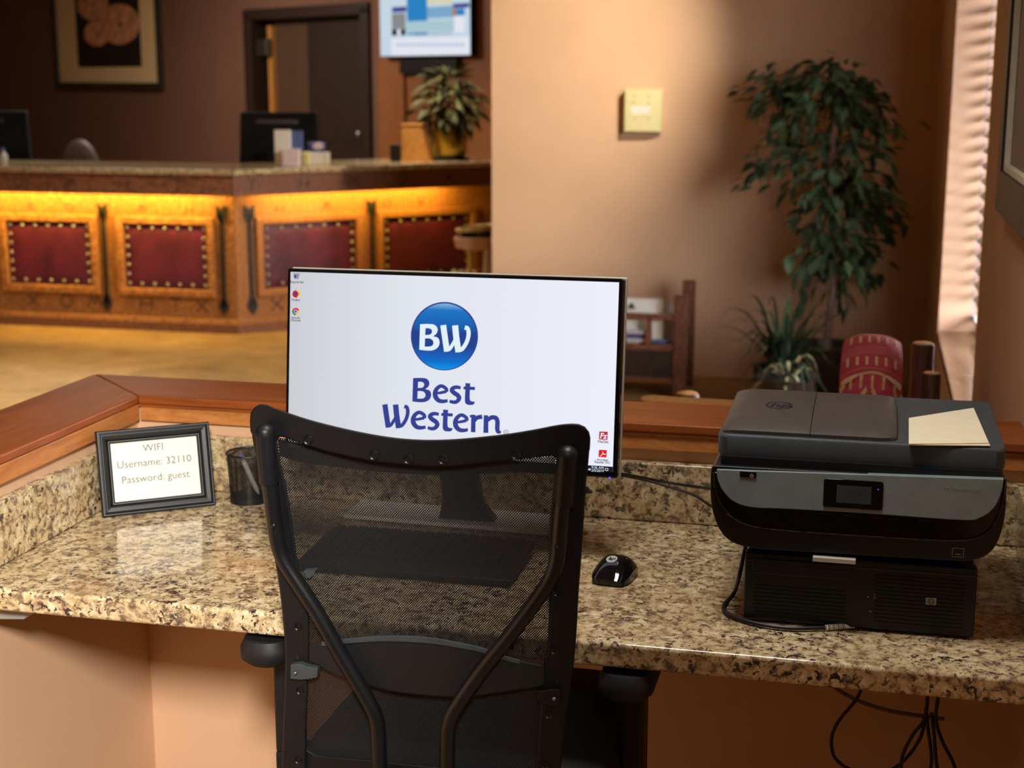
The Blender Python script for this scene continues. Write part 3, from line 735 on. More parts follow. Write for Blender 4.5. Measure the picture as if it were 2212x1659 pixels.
# mouse
ms = thing('computer_mouse', 'glossy black computer mouse with a round silver emblem', 'mouse', (-0.392, 2.36, DZ))
mrot = R_(-8)
def mloc(x, y, z): return np.array([-0.392 + x * math.cos(mrot) - y * math.sin(mrot), 2.362 + x * math.sin(mrot) + y * math.cos(mrot), DZ + z])
def mtop(u, v, k=1.0):
    x = (u - 0.5) * 2; y = (v - 0.5) * 2
    wx = 0.033 * (1 - 0.10 * abs(y) ** 3); ly = 0.068
    hgt = 0.033 * (1 - 0.62 * abs(x) ** 3.2) * (1 - 0.80 * abs((y - 0.2) / (1.2 if y < 0.2 else 0.8)) ** 1.9) + 0.004
    return mloc(x * wx * (1 - 0.12 * abs(y) ** 5), y * ly / 2 * 1.35 * (1 - 0.08 * abs(x) ** 6), hgt)
b = MB(); N_ = 18
b.sheet(lambda u, v: mtop(u, v), N_, N_)
edge = [(i / N_, 0) for i in range(N_ + 1)] + [(1, i / N_) for i in range(1, N_ + 1)] + [(1 - i / N_, 1) for i in range(1, N_ + 1)] + [(0, 1 - i / N_) for i in range(1, N_)]
r0 = [mtop(*e) for e in edge]; r1 = [np.array([q[0], q[1], DZ + 0.001]) for q in r0]
b.loft([r1, r0], cap=False); b.add(r1, [tuple(range(len(r1) - 1, -1, -1))])
obj('shell', b, M['black_gloss'], ms, angle=60)
def on_mouse(cx_, cy_, r, n=20): return [mtop(cx_ + r * math.cos(2 * math.pi * k / n) / 0.066, cy_ + r * math.sin(2 * math.pi * k / n) / 0.0918) + np.array([0, 0, 0.0006]) for k in range(n)]
em = MB(); em.add(on_mouse(0.44, 0.42, 0.0095), [tuple(range(20))]); emo = obj('emblem', em, M['silver'], ms, label='round silver emblem')
_e = mtop(0.44, 0.52) - mtop(0.44, 0.32); EP = Plane(mtop(0.44, 0.42) + np.array([0, -0.0003, 0.0010]), mtop(0.54, 0.42) - mtop(0.34, 0.42), _e)
obj('emblem_letters', EP.text('hp', 0, -0.0035, 0.013, 0.0003, shear=0.3), M['iron'], emo, smooth=False)
b = MB(); wc = mloc(0.0, 0.030, 0.020); b.lathe(wc - np.array([0.003, 0, 0]), [(0.0, 0), (0.008, 0.0), (0.009, 0.001), (0.009, 0.005), (0.008, 0.006), (0, 0.006)], 16, ax=(1, 0, 0)); obj('scroll_wheel', b, M['black'], ms)

# small form desktop computer
pc = thing('desktop_computer', 'black horizontal desktop computer with ribbed front under the printer', 'computer', (0.01, 2.40, DZ))
PX0, PX1, PY, PZ0, PZ1 = -0.164, 0.180, 2.208, DZ + 0.004, 0.853
obj('case', MB().box(PX0 + 0.002, PX1 - 0.002, PY + 0.02, 2.59, PZ0, PZ1 - 0.002), M['printer_body'], pc, bevel=0.003)
obj('front_bezel', MB().box(PX0, PX1, PY, PY + 0.022, PZ0 - 0.001, PZ1), M['black'], pc, bevel=0.003)
PP = Plane((PX0, PY, PZ0), (1, 0, 0), (0, 0, 1)); PWd, PHt = PX1 - PX0, PZ1 - PZ0
for k in range(8):
    z = 0.012 + k * 0.0062
    b = MB(); b.obox(PP.pt(0.085, z, 0.0003), (0.07, 0, 0), (0, 0.0012, 0), (0, 0, 0.0006)); obj('vent_rib', b, M['black'], pc)
for k in range(13):
    z = 0.012 + k * 0.0062
    b = MB(); b.obox(PP.pt(0.262, z, 0.0003), (0.065, 0, 0), (0, 0.0012, 0), (0, 0, 0.0006)); obj('vent_rib', b, M['black'], pc)
b = MB(); b.obox(PP.pt(0.085, 0.087, 0.001), (0.073, 0, 0), (0, 0.0015, 0), (0, 0, 0.012)); dr = obj('disc_drive', b, M['printer_body'], pc, bevel=0.001)
b = MB(); b.obox(PP.pt(0.085, 0.0905, 0.0028), (0.069, 0, 0), (0, 0.0005, 0), (0, 0, 0.0004)); obj('drive_slot', b, M['iron'], dr)
b = MB(); b.obox(PP.pt(PWd / 2, PHt - 0.012, 0.0006), (PWd / 2 - 0.004, 0, 0), (0, 0.0006, 0), (0, 0, 0.0005)); obj('top_seam', b, M['print_dark'], pc)
q = [PP.uv(*p) for p in ((2000, 1290), (2022, 1306))]
b = MB(); b.obox(PP.pt((q[0][0] + q[1][0]) / 2, (q[0][1] + q[1][1]) / 2, 0.0016), (0.0078, 0, 0), (0, 0.0016, 0), (0, 0, 0.0055)); bd = obj('badge', b, M['steel'], pc, bevel=0.0006, label='small silver badge')
bc = ((q[0][0] + q[1][0]) / 2, (q[0][1] + q[1][1]) / 2)
cs = [circle(bc[0], bc[1], 0.0046, 20), circle(bc[0], bc[1], 0.0038, 20)]
mb = PP.shape(cs, 0.0036); PP.text('hp', bc[0], bc[1] - 0.0018, 0.0062, 0.0036, mb=mb, shear=0.3)
obj('badge_letters', mb, M['iron'], bd, smooth=False)
mb = MB()
for (x, y, r) in ((1875, 1289, 0.0011), (1890, 1284, 0.0012), (1890, 1291, 0.0012), (1880, 1321, 0.0012)):
    u, v = PP.uv(x, y); PP.shape([circle(u, v, r, 10)], 0.0009, mb)
obj('port_marks', mb, M['print_grey'], pc, smooth=False)
for x_ in (PX0 + 0.03, PX1 - 0.03):
    for y_ in (PY + 0.04, 2.56): obj('rubber_foot', MB().lathe((x_, y_, DZ), [(0.008, 0.0), (0.009, 0.0042)], 12), M['black'], pc)

# printer
PRY = 2.196
pr = thing('printer', 'large black multifunction printer with grey control panel on the desktop computer', 'printer', (0.0, 2.40, PZ1))
def pxz(pts, y): return [at_y(p[0], p[1], y) for p in pts]
outline = smooth_path([(1543, 1006, 'c'), (1536, 1016), (1535, 1070), (1543, 1118), (1562, 1155), (1592, 1176), (1640, 1186, 'c'), (2080, 1213, 'c'), (2118, 1206), (2146, 1186), (2163, 1150), (2172, 1105), (2175, 1040, 'c')], 5)
body = pxz(outline, PRY); zb = PZ1 + 0.0005
body = [np.array([q[0], q[1], max(q[2], zb)]) for q in body]
body2 = [np.array([0.0 + (q[0]) * 0.985, 2.545, q[2]]) for q in body]
obj('body', MB().loft([body, [q + np.array([0, 0.01, 0]) for q in body], body2]), M['printer_body'], pr, bevel=0.004, seg=3)
# raised lower tray front with bright rim
tray = smooth_path([(1541, 1020, 'c'), (1546, 1068), (1566, 1104), (1600, 1128), (1650, 1141), (1750, 1150), (1900, 1160), (2060, 1168), (2120, 1158), (2152, 1125), (2168, 1070), (2172, 1036, 'c')], 6)
tp = pxz(tray, PRY - 0.006)
obj('tray_rim', MB().tube([q + np.array([0, 0.004, 0]) for q in tp], 0.0022, 8), M['black_gloss'], pr)
tl = pxz(tray, PRY - 0.002)
obj('paper_tray', MB().prism([q for q in tl], (0, 0.012, 0)), M['black_gloss'], pr, bevel=0.002)
# grey control panel, leaning back towards the lid
pan = smooth_path([(1547, 1016, 'c'), (1549, 1036), (1560, 1060), (1583, 1083), (1622, 1096), (1700, 1100), (1862, 1109), (2075, 1124), (2118, 1119), (2148, 1098), (2164, 1066), (2170, 1038, 'c')], 6)
pf = pxz(pan, PRY - 0.010)
zt_ = max(q[2] for q in pf); zl_ = min(q[2] for q in pf)
pf = [q + np.array([0, 0.007 * (q[2] - zl_) / (zt_ - zl_), 0]) for q in pf]
obj('control_panel', MB().prism(pf, (0, 0.012, 0)), M['printer_panel'], pr, bevel=0.0015)
_pd = np.array([0, 0.007, zt_ - zl_]); CP = Plane(np.array([0, PRY - 0.0103, zl_]), (1, 0, 0), _pd)
q = [CP.uv(*p) for p in ((1780, 1034), (1909, 1040), (1912, 1102), (1782, 1096))]
u0, u1, v0, v1 = q[0][0], q[1][0], (q[2][1] + q[3][1]) / 2, (q[0][1] + q[1][1]) / 2
b = MB(); c = rrect(u0, u1, v0, v1, 0.004); b.prism([CP.pt(a, d, -0.002) for a, d in c], CP.n * 0.0035); ts = obj('touch_display', b, M['black_gloss'], pr, bevel=0.0006)
q = [CP.uv(*p) for p in ((1808, 1047), (1883, 1052), (1883, 1090), (1808, 1086))]
M['lcd'] = plain('lcd_off', (58, 64, 68), 0.25); obj('display_glass', CP.rect(q[0][0], q[1][0], q[2][1], q[0][1], 0.0018), M['lcd'], ts)
u, v = CP.uv(1897, 1057); obj('status_light', CP.shape([circle(u, v, 0.0009, 12)], 0.0019), E['led'], ts, smooth=False, label='tiny blue status light')
u, v = CP.uv(1616, 1025); b = MB(); b.prism([CP.pt(a, d, -0.001) for a, d in rrect(u - 0.0125, u + 0.0125, v - 0.0048, v + 0.0048, 0.002)], CP.n * 0.0022); pb = obj('power_button', b, M['black_gloss'], pr, bevel=0.0005)
u, v = CP.uv(1624, 1027); mb = CP.shape([stroke([(u + 0.0024 * math.cos(R_(t)), v + 0.0024 * math.sin(R_(t))) for t in range(130, 411, 35)], [0.0008, 0.0008, 0.0008], 3)], 0.0016); CP.rect(u - 0.0004, u + 0.0004, v, v + 0.0032, 0.0016, mb)
obj('power_symbol', mb, M['print_light'], pb, smooth=False)
u, v = CP.uv(2076, 1057); obj('model_lettering', CP.text('HP OfficeJet 5258', u, v, 0.0068, 0.0006, bold=0.0001), M['print_grey'], pr, smooth=False)
# faint marks on the tray
TP = Plane((0, PRY - 0.0021, 0.9), (1, 0, 0), (0, 0, 1)); mb = MB()
for x0_, x1_, y_ in ((1764, 1802, 1110), (1820, 1844, 1114), (1883, 1904, 1118), (1921, 1942, 1121), (1985, 2016, 1125)):
    a, d = TP.uv(x0_, y_), TP.uv(x1_, y_ + 1); TP.rect(a[0], d[0], d[1] - 0.0003, d[1] + 0.0003, 0.0006, mb)
obj('tray_marks', mb, M['print_dark'], pr, smooth=False)
BPl = Plane((0, PRY, 0.9), (1, 0, 0), (0, 0, 1)); q = [BPl.uv(*p) for p in ((2057, 1181), (2081, 1202))]
c0 = [(q[0][0], q[1][1]), (q[1][0], q[1][1]), (q[1][0], q[0][1]), (q[0][0], q[0][1])]; g = 0.0006
c1 = [(c0[0][0] + g, c0[0][1] + g), (c0[1][0] - g, c0[1][1] + g), (c0[2][0] - g, c0[2][1] - g), (c0[3][0] + g, c0[3][1] - g)]
mb = BPl.shape([c0, c1], 0.0048); BPl.rect(c0[0][0] + 0.004, c0[1][0] - 0.004, c0[0][1] + 0.004, c0[0][1] + 0.0048, 0.0048, mb)
obj('rating_sticker', mb, M['print_grey'], pr, smooth=False, label='small square outlined sticker')
a = at_y(1756, 1203, PRY - 0.004); d = at_y(1849, 1207, PRY - 0.004)
b = MB(); b.box(a[0], d[0], PRY - 0.014, PRY - 0.004, PZ1 + 0.001, PZ1 + 0.0085); obj('tray_handle', b, M['silver'], pr, bevel=0.001, label='pale tray handle strip')
# flat scanner lid
LT, LB = 1.036, 1.003
lid = rrect(-0.2125, 0.2095, 2.214, 2.556, 0.018, 6)
obj('scanner_lid', MB().loft([[(x * 0.995, y, LB) for x, y in lid], [(x, y, LB + 0.004) for x, y in lid], [(x, y, LT - 0.004) for x, y in lid], [(x * 0.992, 2.385 + (y - 2.385) * 0.985, LT) for x, y in lid]]), M['printer_grey'], pr, bevel=0.0015)
obj('lid_gap', MB().box(-0.205, 0.200, 2.206, 2.54, 0.985, LB + 0.001), M['printer_body'], pr)
M['printer_cover'] = plain('printer_feeder_cover', (74, 70, 68), 0.42, bump=0.25, bscale=1400)
def yz_prof(k, y0=2.224, y1=2.500):
    pts = [(y0, LT - 0.001), (y0, LT + 0.0055 * k), (y0 + 0.010, LT + 0.0105 * k), (y0 + 0.06, LT + 0.0165 * k), (y0 + 0.14, LT + 0.020 * k), (y1 - 0.03, LT + 0.020 * k), (y1 - 0.006, LT + 0.015 * k), (y1, LT - 0.001)]
    return pts
def feeder(xs):
    return MB().loft([[(x, y, z) for y, z in yz_prof(k, 2.224 + dy, 2.500 - dy)] for x, k, dy in xs])
obj('feeder_cover', feeder([(-0.209, 0.20, 0.010), (-0.206, 0.55, 0.004), (-0.198, 0.80, 0.001), (-0.184, 0.96, 0), (-0.165, 1.0, 0), (-0.0745, 1.0, 0)]), M['printer_cover'], pr, angle=50)
obj('output_cover', feeder([(-0.0735, 0.97, 0), (0.030, 0.97, 0), (0.043, 0.95, 0.003), (0.050, 0.90, 0.008), (0.0535, 0.80, 0.016)]), M['printer_cover'], pr, angle=50)
u0 = at_z(1683, 875, LT + 0.0203)
XP = Plane(u0, (1, 0, 0), (0, 1, 0.02)); cs = [circle(0, 0, 0.021, 36, 0.0215), circle(0, 0, 0.0185, 36, 0.019)]
mb = XP.shape(cs, 0.0006); XP.text('hp', 0, -0.009, 0.032, 0.0006, mb=mb, shear=0.3)
M['emboss'] = plain('embossed_mark', (44, 48, 66), 0.2); obj('lid_emblem', mb, M['emboss'], pr, smooth=False, label='dark round emblem')
for x_ in (-0.15, 0.15):
    obj('foot', MB().lathe((x_, 2.25, PZ1), [(0.010, 0), (0.010, 0.006)], 12), M['black'], pr)
# sheets on the feeder tray
sh = thing('paper_stack', 'few cream sheets of paper lying on the right side of the printer lid', 'paper', tuple(at_z(2040, 920, LT)))
for k, pts in enumerate(([(1964, 909), (2099, 886), (2139, 966), (1963, 962)], [(1963, 904), (2103, 884), (2136, 960), (1963, 960)])):
    zz = LT + 0.0012 + 0.0016 * k
    c = [at_z(p[0], p[1], zz) for p in pts]
    c = [q + np.array([0, 0, 0.0015 * (1 if i in (1, 2) else 0)]) for i, q in enumerate(c)]
    obj('sheet', MB().prism(c, (0, 0, 0.0010)), M['cream_paper'], sh)

# cables on the desk
def cable(name, pts, r, mat, label, sm=8):
    path = smooth_path([np.array(q) for q in pts], sm)
    o = obj(name, MB().tube(path, r, 8), mat, loc=tuple(path[0])); return tag(o, label, 'cable')
M['cable'] = plain('cable_rubber', (18, 18, 20), 0.45, vary=0.05)
cable('monitor_cable', [(-0.62, 2.50, 0.905), at_y(1345, 1024, 2.60), at_y(1440, 1042, 2.64), at_y(1530, 1055, 2.62), (-0.17, 2.615, 0.83)], 0.0026, M['cable'], 'upper black cable running from the monitor back to the printer')
cable('signal_cable', [(-0.60, 2.52, 0.900), at_y(1360, 1030, 2.66), at_y(1440, 1050, 2.67), at_y(1500, 1070, 2.66), at_y(1548, 1098, 2.63), (-0.17, 2.61, 0.79)], 0.0026, M['cable'], 'lower black cable curving down behind the printer')
zc = DZ + 0.0038
pts = [(-0.158, 2.30, 0.846), at_y(1606, 1192, 2.26), at_y(1603, 1235, 2.24)]
pts = [(-0.1705, 2.42, 0.835), (-0.172, 2.30, 0.825), (-0.175, 2.245, 0.80)] + [at_z(*p, zc) for p in ((1585, 1282), (1563, 1310), (1580, 1330), (1640, 1348), (1710, 1357), (1782, 1356))]
cb_ = cable('power_cable', pts, 0.0032, M['cable'], 'black cable looping off the computer with a white barcode tag at its end')
e0, e1 = at_z(1784, 1356, zc), at_z(1845, 1351, zc)
tg = obj('cable_tag', MB().tube([e0, e1], 0.0046, 10), M['white'], cb_, label='white barcode tag')
mb = MB(); dv = (e1 - e0)
for k in range(11):
    t0 = 0.06 + k * 0.055; mb.tube([e0 + dv * t0, e0 + dv * (t0 + 0.018 + 0.012 * (k % 3 == 0))], 0.00475, 10)
obj('barcode_lines', mb, M['iron'], tg)

# ================================================================== OFFICE CHAIR
XC = -0.595
def S_(px_, py_, off=0.0):
    """point of the reclined, slightly hollow chair back"""
    q = at_y(px_, py_, 1.90)
    for _ in range(6):
        y = 1.885 + 0.13 * (1.11 - q[2]) + 0.30 * (q[0] - XC) ** 2 + off
        q = at_y(px_, py_, y)
    return q
ch = thing('office_chair', 'black mesh back office chair pulled up to the granite desk', 'chair', (XC, 2.18, 0.0))
def ribbon(name, outer, inner, t0, t1, mat=None, bev=0.004):
    """solid strip between two equally sampled outlines, from depth t0 to t1"""
    n = len(outer); rings = []
    for o_, i_ in zip(outer, inner):
        rings.append([S_(*o_, t0), S_(*i_, t0), S_(*i_, t1), S_(*o_, t1)])
    return obj(name, MB().loft(rings), mat or M['black_frame'], ch, bevel=bev, seg=3)
def resample(pts, n, k=6):
    c = np.array(smooth_path(pts, k)); d = np.r_[0, np.cumsum(np.linalg.norm(np.diff(c, axis=0), axis=1))]
    return [(np.interp(t, d, c[:, 0]), np.interp(t, d, c[:, 1])) for t in np.linspace(0, d[-1], n)]
top_o = [(541, 935), (540, 900), (547, 882), (569, 872), (601, 884), (681, 910), (789, 935), (880, 948), (970, 949), (1079, 939), (1151, 928), (1209, 917), (1245, 915), (1264, 922), (1275, 940), (1274, 975)]
top_i = [(596, 970), (596, 955), (598, 946), (606, 943), (652, 958), (717, 977), (807, 996), (898, 1005), (970, 1007), (1061, 998), (1133, 991), (1170, 987), (1196, 985), (1202, 988), (1203, 996), (1203, 1012)]
ribbon('top_rail', resample(top_o, 60), resample(top_i, 60), -0.012, 0.022)
lo = [(541, 915), (549, 970), (565, 1045), (587, 1175), (603, 1266), (614, 1373), (616, 1453), (612, 1562), (608, 1700), (606, 1800)]
li = [(598, 950), (606, 1000), (619, 1052), (634, 1150), (645, 1225), (666, 1308), (668, 1402), (665, 1489), (661, 1612), (659, 1800)]
ribbon('side_frame', resample(lo, 36), resample(li, 36), -0.0105, 0.018)
ro = [(1275, 950), (1271, 1000), (1267, 1031), (1258, 1175), (1250, 1284), (1245, 1373), (1238, 1446), (1223, 1547), (1212, 1659), (1198, 1830)]
ri = [(1202, 992), (1198, 1030), (1193, 1067), (1185, 1157), (1185, 1272), (1184, 1373), (1174, 1438), (1165, 1547), (1156, 1659), (1142, 1830)]
ribbon('side_frame', resample(ro, 36), resample(ri, 36), -0.0105, 0.018)
ribbon('bottom_rail', resample([(658, 1616), (680, 1630), (797, 1641), (934, 1655), (1160, 1672)], 20), resample([(656, 1720), (680, 1725), (797, 1732), (934, 1745), (1154, 1760)], 20), -0.004, 0.016)
# mesh sheet
ML = [(590, 940), (606, 985), (622, 1052), (637, 1150), (650, 1230), (668, 1308), (671, 1402), (667, 1489), (663, 1640), (662, 1700)]
MRt = [(1212, 978), (1203, 1015), (1190, 1067), (1182, 1157), (1182, 1272), (1181, 1373), (1171, 1438), (1162, 1547), (1153, 1680), (1150, 1740)]
rl, rr_ = resample(ML, 40), resample(MRt, 40)
vs = []; NU = 24
for j in range(40):
    for i in range(NU + 1):
        t = i / NU; pxx = rl[j][0] * (1 - t) - 14 * (1 - t) + rr_[j][0] * t + 14 * t; pyy = rl[j][1] * (1 - t) + rr_[j][1] * t
        if j < 3: pyy += (26 * math.sin(math.pi * t)) * (1 - j / 3)
        vs.append(S_(pxx, pyy, 0.004 + 0.010 * math.sin(math.pi * t)))
fs = [(j * (NU + 1) + i, j * (NU + 1) + i + 1, (j + 1) * (NU + 1) + i + 1, (j + 1) * (NU + 1) + i) for j in range(39) for i in range(NU)]
obj('back_mesh', MB().add(vs, fs), M['chair_mesh'], ch, angle=80)
# hem band under the top rail
hm_o = [(600, 950), (652, 958), (717, 977), (807, 996), (898, 1005), (970, 1007), (1061, 998), (1133, 991), (1200, 986)]
hm_i = [(604, 985), (655, 1000), (717, 1008), (807, 1018), (898, 1024), (970, 1026), (1061, 1024), (1133, 1022), (1198, 1020)]
ribbon('mesh_hem', resample(hm_o, 24), resample(hm_i, 24), 0.022, 0.024, M['chair_mesh'], 0.0)
# bent back tubes and their rubber caps
tubeL = [(580, 1030), (586, 1075), (595, 1145), (603, 1185), (620, 1222), (681, 1316), (739, 1417), (795, 1512), (812, 1548), (817, 1580), (820, 1659), (826, 1800)]
tubeR = [(1218, 1080), (1214, 1103), (1207, 1183), (1200, 1222), (1180, 1265), (1115, 1355), (1042, 1446), (985, 1528), (970, 1562), (967, 1590), (966, 1659), (968, 1800)]
for tb, cap0, cap1, rv in ((tubeL, (572, 928), (581, 1042), (590, 1136)), (tubeR, (1227, 975), (1218, 1089), (1202, 1183))):
    path = [S_(*q, -0.026) for q in resample(tb, 60)]
    o = obj('back_tube', MB().tube(path, 0.0112, 16), M['black_tube'], ch)
    a, d = S_(*cap0, -0.026), S_(*cap1, -0.026); ax = d - a
    cp = [a - ax * 0.10, a - ax * 0.085, a - ax * 0.05, a, a + ax * 0.1, d, d]
    obj('tube_cap', MB().tube(cp, [0.001, 0.006, 0.0105, 0.0132, 0.0136, 0.0136, 0.0115], 18), M['black'], ch, angle=60)
    q = S_(*rv, -0.037); b = MB(); b.ball(q, 0.0042, 10, 6, (1, 0.6, 1)); obj('rivet', b, M['black_tube'], ch)
# screws
def screw(px_, py_, r=0.0074, off=-0.0125):
    q = S_(px_, py_, off); q2 = S_(px_, py_, off + 0.004)
    ax = np.array([0, -1, -0.13]); ax /= np.linalg.norm(ax)
    o = obj('screw', MB().lathe(q2, [(0.0, 0.0), (r, 0.0), (r, 0.0050), (r * 0.9, 0.0058), (r * 0.68, 0.0050), (r * 0.55, 0.0032), (r * 0.3, 0.0030), (0.0, 0.0030)], 18, ax=ax), M['black_tube'], ch)
for p in ((668, 948), (810, 981), (884, 989), (959, 990), (1116, 979)): screw(*p)
for p in ((646, 1351), (650, 1489), (646, 1639), (1204, 1276), (1198, 1401), (1186, 1540), (1178, 1650)): screw(*p, 0.0062, -0.0108)
for p in ((643, 1419), (1203, 1473)):
    q = S_(*p, -0.0106); b = MB(); b.obox(q, (0.0016, 0, 0), (0, 0.0006, 0), (0, 0, 0.0036)); obj('slot', b, M['iron'], ch)
# lumbar pad with its brackets
lu_t = [(668, 1392), (700, 1387), (750, 1381), (825, 1375), (916, 1377), (1006, 1392), (1053, 1404), (1097, 1420), (1140, 1430), (1176, 1436)]
lu_b = [(668, 1428), (700, 1446), (740, 1463), (789, 1479), (862, 1496), (988, 1506), (1079, 1496), (1120, 1490), (1150, 1486), (1178, 1482)]
ribbon('lumbar_pad', resample(lu_t, 40), resample(lu_b, 40), -0.014, -0.002, M['black_soft'], 0.003)
ll = [(q[0], q[1] - 2) for q in resample(lu_t, 40)]; lm = [(q[0], q[1] + 13 - abs(i - 18) * 0.25) for i, q in enumerate(resample(lu_t, 40))]
ribbon('lumbar_lip', ll[2:36], lm[2:36], -0.019, -0.0135, M['printer_grey'], 0.002)
for pts, sc in (([(627, 1436), (648, 1434), (664, 1441), (686, 1443), (685, 1464), (665, 1468), (648, 1469), (627, 1467)], (638, 1454)), ([(1210, 1490), (1190, 1489), (1172, 1492), (1158, 1493), (1160, 1512), (1175, 1522), (1190, 1525), (1208, 1525)], (1197, 1509))):
    b = MB(); b.prism([S_(*p, -0.021) for p in pts], (0, 0.013, 0)); o = obj('lumbar_bracket', b, M['printer_grey'] if pts[0][0] < 900 else M['black'], ch, bevel=0.0015)
    q = S_(*sc, -0.023); b = MB(); b.ball(q, 0.0032, 10, 6, (1, 0.8, 1)); obj('bracket_screw', b, M['steel'], o)
for pts in ([(655, 1233), (681, 1232), (679, 1242), (669, 1250), (661, 1249)], [(1183, 1293), (1213, 1292), (1210, 1302), (1184, 1301)]):
    b = MB(); b.prism([S_(*p, -0.004) for p in pts], (0, 0.014, 0)); obj('height_tab', b, M['printer_grey'], ch, bevel=0.001)
# seat, arms, mechanism, gas lift, star base
seat = rrect(-0.25, 0.25, -0.23, 0.25, 0.09, 6)
obj('seat_cushion', MB().loft([[(XC + x * 0.93, 2.22 + y * 0.93, 0.455) for x, y in seat], [(XC + x, 2.22 + y, 0.475) for x, y in seat], [(XC + x, 2.22 + y, 0.51) for x, y in seat], [(XC + x * 0.95, 2.22 + y * 0.95, 0.532) for x, y in seat], [(XC + x * 0.6, 2.22 + y * 0.6, 0.538) for x, y in seat]]), M['fabric_black'], ch, angle=60)
obj('seat_pan', MB().box(XC - 0.20, XC + 0.20, 2.02, 2.42, 0.425, 0.458), M['black'], ch, bevel=0.01)
for sx, xa in ((-1, -0.912), (1, -0.328)):
    pad = rrect(xa - 0.042, xa + 0.042, 2.055, 2.31, 0.036, 6)
    obj('armrest_pad', MB().loft([[(xa + (x - xa) * 0.72, 2.182 + (y - 2.182) * 0.92, 0.648) for x, y in pad], [(x, y, 0.658) for x, y in pad], [(x, y, 0.676) for x, y in pad], [(xa + (x - xa) * 0.86, 2.182 + (y - 2.182) * 0.95, 0.690) for x, y in pad]]), M['black_soft'], ch, angle=60)
    b = MB(); b.loft([[(xa - 0.017 + dx * 0.036 + sx * -0.0, yy, z) for dx, yy in ((0, 2.15), (1, 2.15), (1, 2.21), (0, 2.21))] for z in (0.46, 0.652)]); obj('arm_post', b, M['black'], ch, bevel=0.006)
    b = MB(); x_in = XC + sx * 0.18; b.box(min(x_in, xa + sx * 0.017), max(x_in, xa + sx * 0.017), 2.15, 2.21, 0.43, 0.462); obj('arm_bracket', b, M['black'], ch, bevel=0.004)
pa, pb_ = S_(826, 1800, -0.026), S_(968, 1800, -0.026)
for a in (pa, pb_):
    obj('tube_foot', MB().tube([a, (a[0], a[1] + 0.02, 0.46), (XC + (a[0] - XC) * 0.8, 2.08, 0.42), (XC + (a[0] - XC) * 0.8, 2.18, 0.415)], 0.0112, 12), M['black_tube'], ch)
obj('mechanism', MB().box(XC - 0.09, XC + 0.09, 2.06, 2.32, 0.37, 0.426), M['black'], ch, bevel=0.01)
obj('gas_lift', MB().lathe((XC, 2.20, 0.09), [(0.028, 0), (0.028, 0.18), (0.018, 0.181), (0.018, 0.285)], 18), M['black_tube'], ch)
for k in range(5):
    a = R_(90 + 72 * k); dx, dy = math.cos(a), math.sin(a)
    o = obj('base_arm', MB().tube([(XC, 2.20, 0.105), (XC + dx * 0.15, 2.20 + dy * 0.15, 0.10), (XC + dx * 0.30, 2.20 + dy * 0.30, 0.075)], [0.034, 0.026, 0.018], 10), M['black'], ch)
    c = np.array([XC + dx * 0.30, 2.20 + dy * 0.30, 0.03])
    t_ = np.array([-dy, dx, 0]); b = MB()
    for s2 in (-1, 1): b.lathe(c + t_ * (0.008 * s2) - t_ * 0.007 * (s2 < 0) * 0, [(0.0, -0.006), (0.024, -0.006), (0.029, -0.003), (0.029, 0.003), (0.024, 0.006), (0, 0.006)], 16, ax=t_)
    b.tube([c, c + np.array([0, 0, 0.045])], 0.006, 8)
    obj('caster', b, M['black'], o)
# ================================================================== UNDER THE DESK
def wcable(name, pxs, y, r, mat, label, end=None):
    pts = [at_y(p[0], p[1], y) for p in pxs]
    pts[0][2] = min(pts[0][2], 0.698)
    path = smooth_path(pts + (end or []), 8)
    return tag(obj(name, MB().tube(path, r, 8), mat, loc=tuple(path[0])), label, 'cable')
M['grey_cable'] = plain('grey_cable', (112, 100, 96), 0.5)
wcable('grey_cable', [(1770, 1448), (1800, 1482), (1850, 1512), (1920, 1535), (2000, 1548), (2040, 1553)], 2.60, 0.004, M['grey_cable'], 'grey cable sagging under the granite desk top')
wcable('hanging_cable', [(1868, 1468), (1850, 1510), (1810, 1560), (1796, 1600), (1806, 1640), (1850, 1665), (1930, 1660), (1985, 1600), (2000, 1540)], 2.56, 0.0032, M['cable'], 'black cable hanging in a wide loop under the desk')
wcable('coiled_cable', [(2005, 1480), (1998, 1550), (1970, 1590), (1948, 1640), (1955, 1690), (1990, 1700), (2012, 1650), (2004, 1570), (2000, 1530)], 2.54, 0.0032, M['cable'], 'coiled black cable hanging below the printer end of the desk')
wcable('bundled_cable', [(2030, 1482), (2022, 1550), (2035, 1600), (2060, 1650), (2068, 1700), (2045, 1720), (2025, 1660), (2018, 1590), (2012, 1540)], 2.52, 0.0032, M['cable'], 'bundled black cable nearest the right wall under the desk')

# ================================================================== RIGHT WALL PICTURE
pyf = at_x(2177, 450, RX)[1]; pzb = at_x(2177, 452, RX)[2]
pf_ = thing('wall_picture', 'dark framed picture on the right wall beyond the printer', 'picture', (RX, pyf - 0.35, pzb))
def yz(name, y0, y1, z0, z1, d0, d1, mat, bev=0.003, parent=pf_): return obj(name, MB().box(RX - d1, RX - d0, y0, y1, z0, z1), mat, parent, bevel=bev)
PYn, PZt = pyf - 0.72, pzb + 0.95
M['grey_frame'] = plain('grey_frame', (52, 48, 50), 0.4)
yz('frame_side', pyf - 0.09, pyf, pzb, PZt, 0.0005, 0.028, M['grey_frame']); yz('frame_side', PYn, PYn + 0.09, pzb, PZt, 0.0005, 0.028, M['grey_frame'])
yz('frame_side', PYn + 0.09, pyf - 0.09, pzb, pzb + 0.09, 0.0005, 0.028, M['grey_frame']); yz('frame_side', PYn + 0.09, pyf - 0.09, PZt - 0.09, PZt, 0.0005, 0.028, M['grey_frame'])
